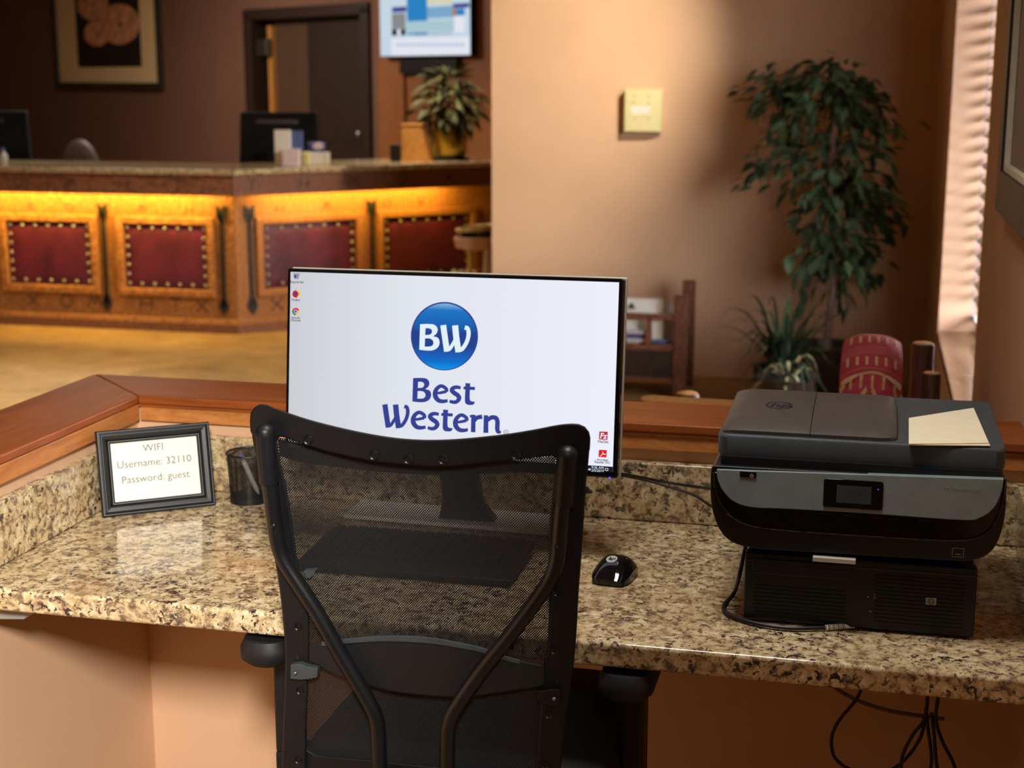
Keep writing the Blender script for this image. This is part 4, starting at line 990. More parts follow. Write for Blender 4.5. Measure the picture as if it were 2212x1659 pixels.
yz('inner_lip', pyf - 0.105, pyf - 0.09, pzb + 0.09, PZt - 0.09, 0.0005, 0.022, M['cream_paper'], 0.001); yz('inner_lip', PYn + 0.09, pyf - 0.105, pzb + 0.09, pzb + 0.105, 0.0005, 0.022, M['cream_paper'], 0.001)
yz('print', PYn + 0.09, pyf - 0.105, pzb + 0.105, PZt - 0.09, 0.0005, 0.010, M['grey_cable'], 0.0)

# ================================================================== FAR WALL SENSOR BOX
a, d = at_y(1350, 192, FY - 0.05), at_y(1428, 286, FY - 0.05)
tx0, tx1, tz0, tz1 = a[0], d[0], d[2], a[2]
th = thing('wall_thermostat', 'cream square thermostat box with white label on the peach far wall', 'thermostat', ((tx0 + tx1) / 2, FY, tz0))
xm = tx0 + (tx1 - tx0) * 0.78
rings = [[(tx0, tz0), (tx1, tz0), (tx1, tz1), (tx0, tz1)]]
obj('cover', MB().loft([[(tx0, FY - 0.0005, tz0), (tx1, FY - 0.0005, tz0), (tx1, FY - 0.0005, tz1), (tx0, FY - 0.0005, tz1)], [(tx0, FY - 0.055, tz0), (tx1, FY - 0.035, tz0), (tx1, FY - 0.035, tz1), (tx0, FY - 0.055, tz1)], [(tx0, FY - 0.060, tz0 + 0.004), (xm, FY - 0.058, tz0 + 0.004), (xm, FY - 0.058, tz1 - 0.004), (tx0, FY - 0.060, tz1 - 0.004)]]), M['cream_plastic'], th, bevel=0.003)
q = [at_y(*p, FY - 0.061) for p in ((1362, 229), (1407, 230), (1402, 247), (1366, 247))]
obj('label_plate', MB().prism(q[::-1], (0, 0.003, 0)), M['white'], th, label='small white label')
for (x, y) in ((1370, 207), (1400, 208), (1369, 222), (1401, 223), (1371, 256), (1400, 255)):
    q = at_y(x, y, FY - 0.0605); obj('vent_slot', MB().box(q[0] - 0.006, q[0] + 0.006, FY - 0.0612, FY - 0.058, q[2] - 0.003, q[2] + 0.003), M['box_wood'], th)

# ================================================================== RECEPTION COUNTER
rc = thing('reception_counter', 'carved wooden reception counter with red leather panels and granite top', 'counter', (-3.81, 8.48, 0))
GT, GB, FB = 1.03, 0.995, 0.867
SQ = math.sqrt(0.5)
def seg_frame(o, e, n): return (lambda s, off, z: np.array([o[0] + e[0] * s + n[0] * off, o[1] + e[1] * s + n[1] * off, z]))
SL = (seg_frame((-3.81, 8.48), (-1.0, 0.0), (0.0, -1.0)), np.array([-1.0, 0, 0]), np.array([0, -1.0, 0]), 3.9)
SR = (seg_frame((-3.81, 8.48), (SQ, SQ), (SQ, -SQ)), np.array([SQ, SQ, 0]), np.array([SQ, -SQ, 0]), 1.95)
OV = 0.18
k_ = math.tan(R_(22.5))      # mitre of the 45 degree corner (outwards)
def slab(name, off0, off1, z0, z1, mat, bev=0.003):
    for g, e, n, L in (SL, SR):
        # at the joint an offset of d shifts the end by d*tan(22.5)
        pts = [g(-k_ * off1 + 0.0004, off1, z0), g(L, off1, z0), g(L, off0, z0), g(-k_ * off0 + 0.0004, off0, z0)]
        obj(name, MB().prism(pts, (0, 0, z1 - z0)), mat, rc, bevel=bev)
slab('counter_top', -0.42, OV + 0.03, GB, GT, M['granite'], 0.006)
slab('fascia', OV - 0.02, OV, FB, GB, M['fascia_wood'])
slab('soffit', 0.0, OV - 0.0205, FB + 0.06, FB + 0.07, M['panel_wood'])
slab('front_panel', -0.03, 0.0, 0.06, GB, M['panel_wood'])
slab('rear_panel', -0.42, -0.40, 0.0, GB, M['dark_wood'])
slab('plinth', -0.03, 0.035, 0.0, 0.058, M['fascia_wood'])
slab('plinth_moulding', 0.0, 0.025, 0.058, 0.085, M['panel_wood'])
slab('worktop', -0.95, -0.42, 0.72, 0.75, M['dark_wood'])
stud_me = mesh_from(MB().ball((0, 0, 0), 0.012, 10, 5), 'stud', (0, 0, 0))
M['stud'] = plain('stud_metal', (150, 146, 140), 0.35, metal=0.8)
def leather(seg, s0, s1, z0, z1):
    g, e, n, L = seg
    b = 0.045
    for a0, a1, c0, c1 in ((s0 - b, s1 + b, z1, z1 + b), (s0 - b, s1 + b, z0 - b, z0), (s0 - b, s0, z0, z1), (s1, s1 + b, z0, z1)):
        m = MB(); m.obox(g((a0 + a1) / 2, 0.016, (c0 + c1) / 2), e * (a1 - a0) / 2, n * 0.016, (0, 0, (c1 - c0) / 2)); obj('panel_moulding', m, M['panel_wood'], rc, bevel=0.006)
    def pad(u, v):
        r = min(u, 1 - u, v, 1 - v); return g(s0 + (s1 - s0) * u, 0.004 + 0.012 * min(1, r * 9), z0 + (z1 - z0) * v)
    lp = obj('leather_panel', MB().sheet(pad, 24, 18), M['leather'], rc, sharp=False)
    pts = [(0.045 + 0.91 * i / 6, v) for i in range(7) for v in (0.07, 0.93)] + [(u, 0.07 + 0.86 * i / 6) for i in range(1, 6) for u in (0.045, 0.955)]
    for u, v in pts:
        q = pad(u, v); inst('stud', stud_me, M['stud'], lp, Matrix.Translation(Vector(q) + Vector(n) * 0.002))
def arrow(seg, s, z0, z1):
    g, e, n, L = seg
    m = MB(); m.obox(g(s, 0.012, (z0 + z1) / 2), e * 0.011, n * 0.008, (0, 0, (z1 - z0) / 2 - 0.05)); sh_ = obj('iron_arrow', m, M['iron'], rc, label='black iron arrow ornament')
    m = MB(); m.prism([g(s, 0.006, z0), g(s + 0.034, 0.006, z0 + 0.055), g(s + 0.018, 0.006, z0 + 0.105), g(s - 0.018, 0.006, z0 + 0.105), g(s - 0.034, 0.006, z0 + 0.055)], n * 0.014); obj('arrow_head', m, M['iron'], sh_)
    m = MB(); m.prism([g(s - 0.03, 0.006, z1), g(s, 0.006, z1 - 0.03), g(s + 0.03, 0.006, z1), g(s + 0.03, 0.006, z1 - 0.08), g(s, 0.006, z1 - 0.112), g(s - 0.03, 0.006, z1 - 0.08)], n * 0.014); obj('arrow_feather', m, M['iron'], sh_)
for x0_, x1_ in ((-5.381, -4.785), (-4.558, -3.988), (-6.25, -5.60)):
    leather(SL, -3.81 - x1_, -3.81 - x0_, 0.268, 0.674)
for x in (-4.697, -3.895, -5.50): arrow(SL, -3.81 - x, 0.11, 0.80)
def sr_s(px_, py_): q = at_plane(px_, py_, (-3.81, 8.48, 0), (SQ, -SQ, 0)); return float((q - np.array([-3.81, 8.48, 0])) @ np.array([SQ, SQ, 0]))
for a, d in ((566, 768), (826, 1014)): leather(SR, sr_s(a, 540), sr_s(d, 540), 0.268, 0.674)
arrow(SR, sr_s(541, 560), 0.11, 0.80); arrow(SR, sr_s(803, 560), 0.11, 0.80)
# burnt-in brand marks along fascia and bottom rail
M['burn'] = plain('burnt_mark', (62, 38, 28), 0.8)
random.seed(3)
def brands(seg, s_list, z, off, h):
    g, e, n, L = seg
    for k, s in enumerate(s_list):
        PLb = Plane(g(s, off, z), e if seg is SR else -e, (0, 0, 1)); mb = MB(); wv = h * 0.10
        kind = (k * 3 + int(z * 10)) % 5
        st = {0: [[(-h * .5, -h * .4), (-h * .2, h * .4), (0, -h * .2), (h * .2, h * .4), (h * .5, -h * .4)]], 1: [[(-h * .4, h * .4), (h * .4, -h * .4)], [(-h * .4, -h * .4), (h * .4, h * .4)]],
              2: [[(-h * .4, -h * .4), (-h * .4, h * .4)], [(-h * .4, 0), (h * .4, 0)], [(h * .4, -h * .4), (h * .4, h * .4)]], 3: [[(0.4 * h * math.cos(t * .7), 0.4 * h * math.sin(t * .7)) for t in range(10)]], 4: [[(-h * .4, h * .4), (h * .4, h * .4)], [(0, h * .4), (0, -h * .45)]]}[kind]
        for q in st: PLb.shape([stroke(q, [wv, wv], 4)], 0.0012, mb)
        obj('brand_mark', mb, M['burn'], rc, smooth=False)
brands(SL, [0.28 + 0.36 * k for k in range(6)], 0.93, OV, 0.075); brands(SR, [0.05 + 0.34 * k for k in range(5)], 0.93, OV, 0.075)
brands(SL, [0.24, 0.42, 0.62, 0.98, 1.18, 1.42], 0.165, 0.0, 0.10); brands(SR, [0.26, 0.46, 0.70, 1.0, 1.3], 0.165, 0.0, 0.10)
brands(SL, [0.30, 0.62, 1.12, 1.4], 0.765, 0.0, 0.06); brands(SR, [0.3, 0.62, 1.05, 1.3], 0.765, 0.0, 0.06)
# warm light strip tucked behind the fascia
M['led_strip'] = emit('amber_strip', (255, 190, 60), 6)
for (g, e, n, L), s0, s1, pw in ((SL, 0.12, 1.75, 24), (SR, 0.16, 1.45, 12)):
    m = MB(); m.obox(g((s0 + s1) / 2, OV - 0.04, FB + 0.05), e * (s1 - s0) / 2, n * 0.008, (0, 0, 0.004)); obj('light_strip', m, M['led_strip'], rc, label='amber light strip')
    light('counter_strip_light', 'AREA', g((s0 + s1) / 2, OV - 0.045, FB + 0.045), g((s0 + s1) / 2, -0.03, 0.70), pw, (1.0, 0.62, 0.09), 0.02)
    lo_ = bpy.data.objects['counter_strip_light' if g is SL[0] else 'counter_strip_light.001']
    lo_.data.shape = 'RECTANGLE'; lo_.data.size = s1 - s0; lo_.data.size_y = 0.02
    zx = Vector(e); dirv = (Vector(g((s0 + s1) / 2, -0.03, 0.70)) - Vector(lo_.location)).normalized()
    lo_.rotation_euler = Matrix((zx, (-dirv).cross(zx), -dirv)).transposed().to_euler()

# ------------------------------------------------------------------ things on and behind the counter
def on_top(px_, py_):
    q = at_plane(px_, 345, (-3.81 - 0.03, 8.48 + 0.03, 0), (SQ, -SQ, 0)) if px_ > 540 else at_y(px_, 345, 8.6)
    return np.array([q[0], q[1], GT + 0.0005])
def back_monitor(label, pl, pr_, pt, y, zbase, ex):
    a, d, t = at_y(pl[0], pl[1], y), at_y(pr_[0], pr_[1], y), at_y(pt[0], pt[1], y)
    t0 = thing('counter_monitor', label, 'monitor', ((a[0] + d[0]) / 2, y + 0.08, zbase))
    zt, zb_ = t[2], zbase + 0.10
    m = MB(); m.loft([[(a[0] - 0.03, y, zb_), (d[0] + 0.03, y, zb_), (d[0] + 0.03, y + 0.03, zb_), (a[0] - 0.03, y + 0.03, zb_)], [(a[0] - 0.01, y + 0.015, zt), (d[0] + 0.0, y + 0.015, zt), (d[0] + 0.0, y + 0.045, zt), (a[0] - 0.01, y + 0.045, zt)]])
    obj('housing', m, M['black'], t0, bevel=0.008)
    m = MB(); xm_ = (a[0] + d[0]) / 2; m.box(xm_ - 0.15, xm_ + 0.13, y - 0.006, y + 0.02, zt - 0.075, zt - 0.05); obj('vent', m, M['print_dark'], t0, bevel=0.003)
    m = MB(); m.box(xm_ - 0.04, xm_ + 0.04, y - 0.03, y + 0.0, zbase + 0.005, zb_ + 0.16); obj('stand_neck', m, M['black'], t0, bevel=0.004)
    obj('stand_base', MB().lathe((xm_, y - 0.0, zbase), [(0.13, 0), (0.12, 0.012), (0.0, 0.014)], 24), M['black'], t0)
back_monitor('black monitor seen from behind at the left end of the reception counter', (-110, 330), (60, 330), (30, 240), 9.1, 0.75, None)
back_monitor('black monitor seen from behind on the reception counter by the dark doorway', (522, 330), (684, 330), (600, 242), 9.1, 0.75, None)
# office chair behind the counter: rounded headrest peeping over
cc = at_y(172, 318, 10.4); oc = thing('clerk_chair', 'dark chair whose rounded back peeps over the reception counter', 'chair', (cc[0], 10.4, 0))
obj('backrest', MB().ball((cc[0], 10.4, cc[2] - 0.26), 0.30, 18, 10, (0.62, 0.16, 1.08)), M['dark_wood'], oc)
obj('seat', MB().loft([[(cc[0] + x, 10.12 + y, z) for x, y in rrect(-0.24, 0.24, -0.24, 0.24, 0.08)] for z in (0.44, 0.52)]), M['fabric_black'], oc, bevel=0.02)
obj('back_post', MB().tube([(cc[0], 10.30, 0.44), (cc[0], 10.42, 0.50), (cc[0], 10.46, 0.85)], 0.022, 10), M['black'], oc)
obj('pedestal', MB().lathe((cc[0], 10.12, 0.0), [(0.28, 0.0), (0.26, 0.04), (0.04, 0.07), (0.03, 0.44)], 20), M['black'], oc)
# small white mouse-like bottle at the far left of the counter
q = on_top(8, 331); so = thing('soap_bottle', 'small pale bottle at the far left end of the reception counter', 'bottle', (q[0], q[1], GT))
obj('bottle_body', MB().lathe((q[0], q[1], GT), [(0.022, 0.0005), (0.026, 0.01), (0.026, 0.05), (0.010, 0.065), (0.010, 0.078)], 16), M['print_light'], so)
obj('cap', MB().lathe((q[0], q[1], GT), [(0.012, 0.0785), (0.012, 0.092), (0.0, 0.094)], 14), M['blue_card'], so)

def face_box(mb, px0, px1, pyt, pyb, depth, base_py=None, lift=0.0, dy=0.0):
    """box on the counter top whose front face spans the given pixels"""
    q = on_top((px0 + px1) / 2, base_py or pyb); y = q[1] + dy
    a, d = at_y(px0, pyb, y), at_y(px1, pyt, y)
    z0 = GT + 0.0005 + lift
    return mb.box(a[0], d[0], y, y + depth, z0, max(d[2], z0 + 0.004)), (0.5 * (a[0] + d[0]), y + depth / 2, z0)
ch_ = on_top(640, 346)
hd = thing('card_holder', 'tall white and blue brochure card standing on the reception counter', 'card holder', (ch_[0], ch_[1], GT))
m, _ = face_box(MB(), 594, 626, 281, 345, 0.02); obj('white_card', m, M['white'], hd, bevel=0.002)
m, _ = face_box(MB(), 626.5, 652, 283, 340, 0.016, 345); obj('blue_card', m, M['blue_card'], hd, bevel=0.002)
m, c = face_box(MB(), 609, 645, 322, 346, 0.04, 350, dy=-0.11); o = tag(obj('leaflet_box', m, M['pink_card'], loc=c, bevel=0.004), 'pale pink leaflet box in front of the white and blue card', 'box')
m, c = face_box(MB(), 652, 666, 328, 345, 0.03, 347, dy=-0.06); o = tag(obj('candle_jar', m, M['yellow_card'], loc=c, bevel=0.008), 'small pale yellow jar between the pink leaflet box and violet carton', 'jar')
vt = on_top(687, 349); vx = thing('violet_carton', 'rounded violet and white carton right of the yellow jar on the counter', 'carton', (vt[0], vt[1], GT))
m, c = face_box(MB(), 667, 706, 330, 349, 0.06, 349); obj('white_tray', m, M['white'], vx, bevel=0.004)
a, d = at_y(664, 329, c[1]), at_y(702, 307, c[1]); m = MB(); m.box(a[0], d[0], c[1] - 0.01, c[1] + 0.025, a[2], d[2]); obj('violet_pack', m, M['violet_card'], vx, bevel=0.018, seg=3)
q = at_y(687, 316, c[1] - 0.012); obj('pack_label', MB().ball(q, 0.032, 14, 8, (1.2, 0.12, 0.7)), M['pink_card'], vx)
m, c = face_box(MB(), 842, 862, 313, 331, 0.05, 331); tag(obj('card_reader', m, M['black'], loc=c, bevel=0.006), 'small black card reader at the right part of the reception counter', 'device')
m, c = face_box(MB(), 868, 928, 272, 344, 0.10, 341); bxx = thing('wooden_box', 'light wooden box standing beside the potted plant on the counter', 'box', c)
a, d = at_y(868, 341, c[1] - 0.05), at_y(928, 341, c[1] - 0.05); zt = at_y(880, 272, c[1] - 0.05)[2]; zr = at_y(915, 286, c[1] - 0.05)[2]
obj('box_body', MB().prism([(a[0], c[1] - 0.05, GT + 0.001), (d[0], c[1] - 0.05, GT + 0.001), (d[0] - 0.05, c[1] - 0.05, zt), (a[0], c[1] - 0.05, zt)], (0, 0.10, 0)), M['box_wood'], bxx, bevel=0.003)
obj('lid', MB().box(a[0] - 0.004, d[0] - 0.046, c[1] - 0.054, c[1] + 0.054, zt + 0.0005, zt + 0.014), M['box_wood'], bxx, bevel=0.002)

# ------------------------------------------------------------------ leaves
def leaf_mesh(name, L, Wd, bend=0.25, fold=0.25, n=4):
    m = MB(); vs = []
    prof = [(0.0, 0.04), (0.22, 0.72), (0.45, 1.0), (0.72, 0.68), (1.0, 0.03)]
    for t, wv in prof:
        z = -bend * L * t * t
        for s in (-1, 0, 1): vs.append((s * wv * Wd / 2, t * L, z + (fold * Wd * wv * 0.5 if s else 0)))
    fs = []
    for i in range(4):
        for s in range(2): fs.append((i * 3 + s, i * 3 + s + 1, (i + 1) * 3 + s + 1, (i + 1) * 3 + s))
    m.add(vs, fs); return mesh_from(m, name, (0, 0, 0), sharp=False)
def leaf_M(pos, d, roll, sc):
    d = Vector(d).normalized(); up = Vector((0, 0, 1)); x = d.cross(up)
    if x.length < 1e-3: x = Vector((1, 0, 0))
    x.normalize(); z = x.cross(d)
    R3 = Matrix((x, d, z)).transposed().to_4x4() @ Matrix.Rotation(roll, 4, 'Y')
    return Matrix.Translation(Vector(pos)) @ R3 @ Matrix.Scale(sc, 4)
def joined(name, me, Ms, mat, parent):
    m = MB(); base = [v.co.copy() for v in me.vertices]; fs = [tuple(p.vertices) for p in me.polygons]
    for q in Ms: m.add([tuple(q @ v) for v in base], fs)
    return obj(name, m, mat, parent, sharp=False, stuff=True)

# plant on the counter
q = on_top(968, 331); pcx, pcy = q[0], q[1] + 0.03
cp = thing('counter_plant', 'bushy olive green potted plant in a gold pot on the reception counter', 'plant', (pcx, pcy, GT))
M['gold_pot'] = plain('gold_pot', (190, 160, 60), 0.22, metal=0.7, vary=0.2)
pr0 = abs(at_y(1006, 310, pcy)[0] - at_y(932, 310, pcy)[0]) / 2
obj('saucer', MB().lathe((pcx, pcy, GT), [(pr0 * 1.05, 0.0005), (pr0 * 1.12, 0.015), (pr0 * 1.0, 0.018), (0, 0.018)], 24), M['black'], cp)
ph = at_y(968, 285, pcy - pr0)[2] - GT
obj('pot', MB().lathe((pcx, pcy, GT), [(pr0 * 0.85, 0.0185), (pr0, 0.05), (pr0, ph), (pr0 * 1.04, ph), (pr0 * 1.04, ph + 0.012), (pr0 * 0.9, ph + 0.012), (pr0 * 0.88, ph - 0.02), (0, ph - 0.02)], 28), M['gold_pot'], cp)
lm1 = leaf_mesh('leaf', 0.115, 0.042, 0.35)
random.seed(11); Ms = []
ctr = at_y(968, 220, pcy); rxw = abs(at_y(1052, 220, pcy)[0] - ctr[0]); rzh = abs(at_y(968, 140, pcy)[2] - ctr[2]) * 0.92
for k in range(300):
    while True:
        u = np.array([random.uniform(-1, 1) for _ in range(3)])
        if 0.15 < np.linalg.norm(u) < 1: break
    prof_ = 1.0 if u[2] < 0 else (1 - 0.45 * u[2])
    pos = ctr + np.array([u[0] * rxw * 0.86 * prof_, u[1] * rxw * 0.6 * prof_, u[2] * rzh])
    dirv = np.array([u[0] * 1.0, u[1], -0.25 + 0.5 * u[2] + random.uniform(-0.3, 0.3)])
    Ms.append(leaf_M(pos, dirv, random.uniform(-0.7, 0.7), random.uniform(0.7, 1.15)))
for m_ in Ms[:200]: inst('leaf', lm1, M['leaf_olive'], cp, m_)
joined('inner_foliage', lm1, Ms[200:], M['leaf_olive'], cp)
m = MB()
for k in range(9):
    a = k * 0.7; m.tube([(pcx, pcy, GT + ph - 0.02), (pcx + 0.06 * math.cos(a), pcy + 0.05 * math.sin(a), ctr[2] - 0.1), (pcx + rxw * 0.6 * math.cos(a), pcy + 0.12 * math.sin(a), ctr[2] + rzh * 0.4 * math.sin(k * 1.7))], 0.004, 5)
obj('stems', m, M['bark'], cp)

# ------------------------------------------------------------------ television on the reception wall
TVo = bw(bw_s(845, 122), bw_z(845, 122), 0.10)
TVP = Plane(TVo, -BD, (0, 0, 1)); tw = TVP.uv(1016, 119)[0]; thh = tw * 1.72
tv = thing('wall_screen', 'upright bright information screen mounted on the reception wall', 'television', tuple(TVP.pt(tw / 2, thh / 2, -0.10)))
m = MB(); m.obox(TVP.pt(tw / 2, thh / 2, -0.032), TVP.ex * (tw / 2 + 0.004), TVP.ey * (thh / 2 + 0.006), TVP.n * 0.03); obj('housing', m, M['black_gloss'], tv, bevel=0.004)
m = MB(); m.obox(TVP.pt(tw / 2, 0.42, -0.083), TVP.ex * 0.12, TVP.ey * 0.12, TVP.n * 0.018); obj('wall_mount', m, M['black'], tv, bevel=0.004)
sv = obj('display', TVP.rect(0, tw, 0, thh, 0.0), emit('tv_pale', (196, 214, 226), 1), tv)
def tvq(px0, px1, py0, py1): a, d = TVP.uv(px0, py1), TVP.uv(px1, py0); return a[0], d[0], a[1], d[1]
TVC = {'w': (226, 228, 238), 'b': (44, 130, 192), 'lb': (122, 166, 200), 'pb': (168, 198, 208), 'v': (60, 66, 140), 'g': (134, 136, 138), 'k': (16, 16, 18), 'y': (212, 208, 182), 'br': (180, 120, 80)}
TVC = {k: emit('tv_' + k, c, 1) for k, c in TVC.items()}
def tvr(key, px0, px1, py0, py1, off): obj('picture_block', TVP.rect(*tvq(px0, px1, py0, py1), off), TVC[key], sv)
tvr('w', 846, 1015, 78, 121, 0.001); tvr('b', 880, 922, -60, 76, 0.001); tvr('lb', 922, 982, 12, 40, 0.001); tvr('y', 922, 978, -60, 11, 0.001); tvr('g', 847, 876, 28, 62, 0.001); tvr('v', 847, 878, 14, 27, 0.001)
tvr('k', 847, 876, 62, 77, 0.001); tvr('pb', 876, 980, 42, 72, 0.0016); tvr('k', 896, 976, 72, 76, 0.0016); tvr('v', 978, 1014, 6, 18, 0.001); tvr('b', 984, 1004, 18, 34, 0.001); tvr('w', 982, 1004, 34, 70, 0.0018); tvr('br', 978, 986, 18, 34, 0.0014)
u, v = TVP.uv(862, 70); obj('picture_block', TVP.shape([circle(u, v, 0.025, 16)], 0.0016), TVC['w'], sv, smooth=False)
mb = MB(); u, v = TVP.uv(930, 100); TVP.text('WELCOME TO OUR HOTEL', u, v, 0.042, 0.0016, mb=mb) if False else None
for k in range(14): a = tvq(858 + k * 10.6, 864 + k * 10.6, 94, 99); TVP.rect(*a, 0.0016, mb)
obj('ticker_line', mb, TVC['lb'], sv, smooth=False)
m = MB(); bw_box(m, bw_s(1000, 150), bw_s(876, 150), bw_z(930, 160), bw_z(930, 128), 0.036, 0.06); tag(obj('media_player', m, M['black'], loc=tuple(bw(bw_s(930, 150), bw_z(930, 160))), bevel=0.005), 'black media box on the wall just under the bright screen', 'device')

# ------------------------------------------------------------------ framed picture on the reception wall
def bwq(px_, py_): return bw_s(px_, py_), bw_z(px_, py_)
fp = thing('framed_picture', 'dark framed picture with wide cream mat of three round gourds', 'picture', tuple(bw(bw_s(240, 190), bw_z(240, 193))))
s1_, s0_ = bw_s(121, 100), bw_s(352, 100); zb_ = bw_z(240, 195); zt_2 = zb_ + 1.25
fwd = 0.075
for a, d, c, e in ((s0_, s0_ + fwd, zb_, zt_2), (s1_ - fwd, s1_, zb_, zt_2), (s0_ + fwd, s1_ - fwd, zb_, zb_ + fwd), (s0_ + fwd, s1_ - fwd, zt_2 - fwd, zt_2)):
    m = MB(); bw_box(m, a, d, c, e, 0.0005, 0.04); obj('frame_side', m, M['dark_wood'], fp, bevel=0.008)
m = MB(); bw_box(m, s0_ + fwd, s1_ - fwd, zb_ + fwd, zt_2 - fwd, 0.002, 0.012); M['mat'] = plain('cream_mat', (250, 220, 168), 0.8, vary=0.03); mt_ = obj('mat_board', m, M['mat'], fp)
M['print_black'] = plain('print_black', (34, 28, 26), 0.6)
sa_, sb_ = bw_s(306, 80), bw_s(168, 80); m = MB(); bw_box(m, sa_, sb_, bw_z(240, 145), zt_2 - 0.22, 0.012, 0.014); pt_ = obj('print', m, M['print_black'], mt_)
FPl = Plane(bw(0, 0, 0.0152), -BD, (0, 0, 1)); M['gourd'] = plain('gourd_print', (226, 160, 122), 0.7, vary=0.35, vscale=14)
for k, (x, y, r) in enumerate(((200, 10, 34), (258, 52, 44), (210, 72, 28))):
    obj('gourd', FPl.shape([[FPl.uv(*q) for q in circle(x, y, r, 28)]], 0.0006 * k), M['gourd'], pt_, smooth=False)
    obj('gourd_eye', FPl.shape([[FPl.uv(*q) for q in circle(x + 1, y + 1, r * 0.1, 12)]], 0.0006 * k + 0.0004), M['print_black'], pt_, smooth=False)

# ------------------------------------------------------------------ brass rimmed stand by the counter
q = at_y(1018, 500, 8.05); bxc, byc, bzt = q[0], 8.15, q[2] + 0.01
bs = thing('brass_stand', 'round brass rimmed stand with a tan drum beside the reception counter', 'stand', (bxc, byc, 0))
obj('drum', MB().lathe((bxc, byc, 0), [(0.05, bzt - 0.125), (0.115, bzt - 0.11), (0.128, bzt - 0.06), (0.118, bzt - 0.045), (0.0, bzt - 0.045)], 28), M['tan_drum'] if 'tan_drum' in M else M['peach'], bs)
obj('dark_band', MB().lathe((bxc, byc, 0), [(0.0, bzt - 0.0445), (0.108, bzt - 0.0445), (0.104, bzt - 0.015), (0, bzt - 0.015)], 28), M['black_gloss'], bs)
m = MB(); m.tube([(bxc + 0.105 * math.cos(2 * math.pi * k / 32), byc + 0.105 * math.sin(2 * math.pi * k / 32), bzt + 0.012 * math.cos(2 * math.pi * k / 32)) for k in range(33)], 0.013, 10, cap=False); obj('brass_ring', m, M['brass'], bs)
obj('post', MB().tube([(bxc - 0.02, byc, 0.05), (bxc - 0.035, byc, bzt - 0.12)], 0.017, 12), M['brass'], bs)
for k in range(4):
    a = at_y(988 + 15 * k, 588, byc); b = MB(); b.ball((a[0], byc - 0.06, a[2]), 0.022, 12, 8); obj('brass_knob', b, M['brass'], bs)
obj('cross_bar', MB().tube([(bxc - 0.10, byc - 0.06, at_y(1000, 592, byc)[2] - 0.01), (bxc + 0.09, byc - 0.06, at_y(1000, 592, byc)[2] - 0.01)], 0.010, 8), M['brass'], bs)
obj('foot_plate', MB().lathe((bxc, byc, 0), [(0.15, 0.0), (0.15, 0.015), (0.03, 0.05), (0.0, 0.05)], 24), M['brass'], bs)
q = at_y(1056, 555, 8.3); obj('white_column', MB().lathe((q[0], 8.27, 0), [(0.020, 0.0), (0.026, 0.05), (0.026, at_y(1056, 590, 8.27)[2]), (0.013, at_y(1056, 520, 8.27)[2]), (0.0, at_y(1056, 518, 8.27)[2])], 18), M['white'], bs, label='slim white tapered column')

# ------------------------------------------------------------------ magazine rack against the far wall
rk = thing('magazine_rack', 'reddish brown wooden magazine rack standing against the peach wall', 'rack', (-1.25, 7.45, 0))
ry0, ry1 = 7.22, 7.55
xr = at_y(1470, 700, ry0)[0]; xl = xr - 0.80
zt = at_y(1470, 638, ry0)[2]
for x in (xl, xr):
    for y in (ry0, ry1):
        obj('post', MB().box(x - 0.033, x + 0.033, y - 0.022, y + 0.022, 0, zt if y == ry0 else zt + 0.03), M['rack_wood'], rk, bevel=0.006)
zs = [at_y(1400, 748, ry0)[2], at_y(1400, 683, ry0)[2]]
obj('rail', MB().box(xl + 0.034, xr - 0.034, ry0 - 0.012, ry0 + 0.012, zs[1] - 0.014, zs[1] + 0.014), M['rack_wood'], rk, bevel=0.004)
obj('shelf', MB().box(xl + 0.034, xr - 0.034, ry0 - 0.012, ry1 + 0.01, zs[0] - 0.018, zs[0] + 0.012), M['rack_wood'], rk, bevel=0.004)
obj('shelf', MB().box(xl + 0.034, xr - 0.034, ry0 - 0.012, ry1 + 0.01, 0.08, 0.10), M['rack_wood'], rk, bevel=0.004)
xd = at_y(1401, 715, ry0)[0]
obj('divider', MB().box(xd - 0.016, xd + 0.016, ry0 - 0.010, ry0 + 0.010, zs[0] + 0.013, zs[1] - 0.015), M['rack_wood'], rk, bevel=0.003)
obj('back_board', MB().box(xl + 0.034, xr - 0.034, ry1 - 0.008, ry1 + 0.008, 0.101, zs[0] - 0.019), M['dark_wood'], rk)
obj('front_board', MB().box(xl + 0.034, xr - 0.034, ry0 - 0.008, ry0 + 0.008, 0.101, zs[0] - 0.019), M['dark_wood'], rk)
for x in (xl, xr): obj('side_rail', MB().box(x - 0.012, x + 0.012, ry0 + 0.023, ry1 - 0.023, zs[1] - 0.05, zs[1] + 0.02), M['rack_wood'], rk, bevel=0.003)
mags = [((1350, 1418), 646, 0.02, 'white', 'white magazine with a small dark print standing tallest in the rack'), ((1418, 1432), 648, 0.05, 'cream_paper', 'cream booklet leaning behind the tall white magazine in the rack'), ((1432, 1458), 661, 0.07, 'print_light', 'pale leaflet at the right end of the rack beside its post')]
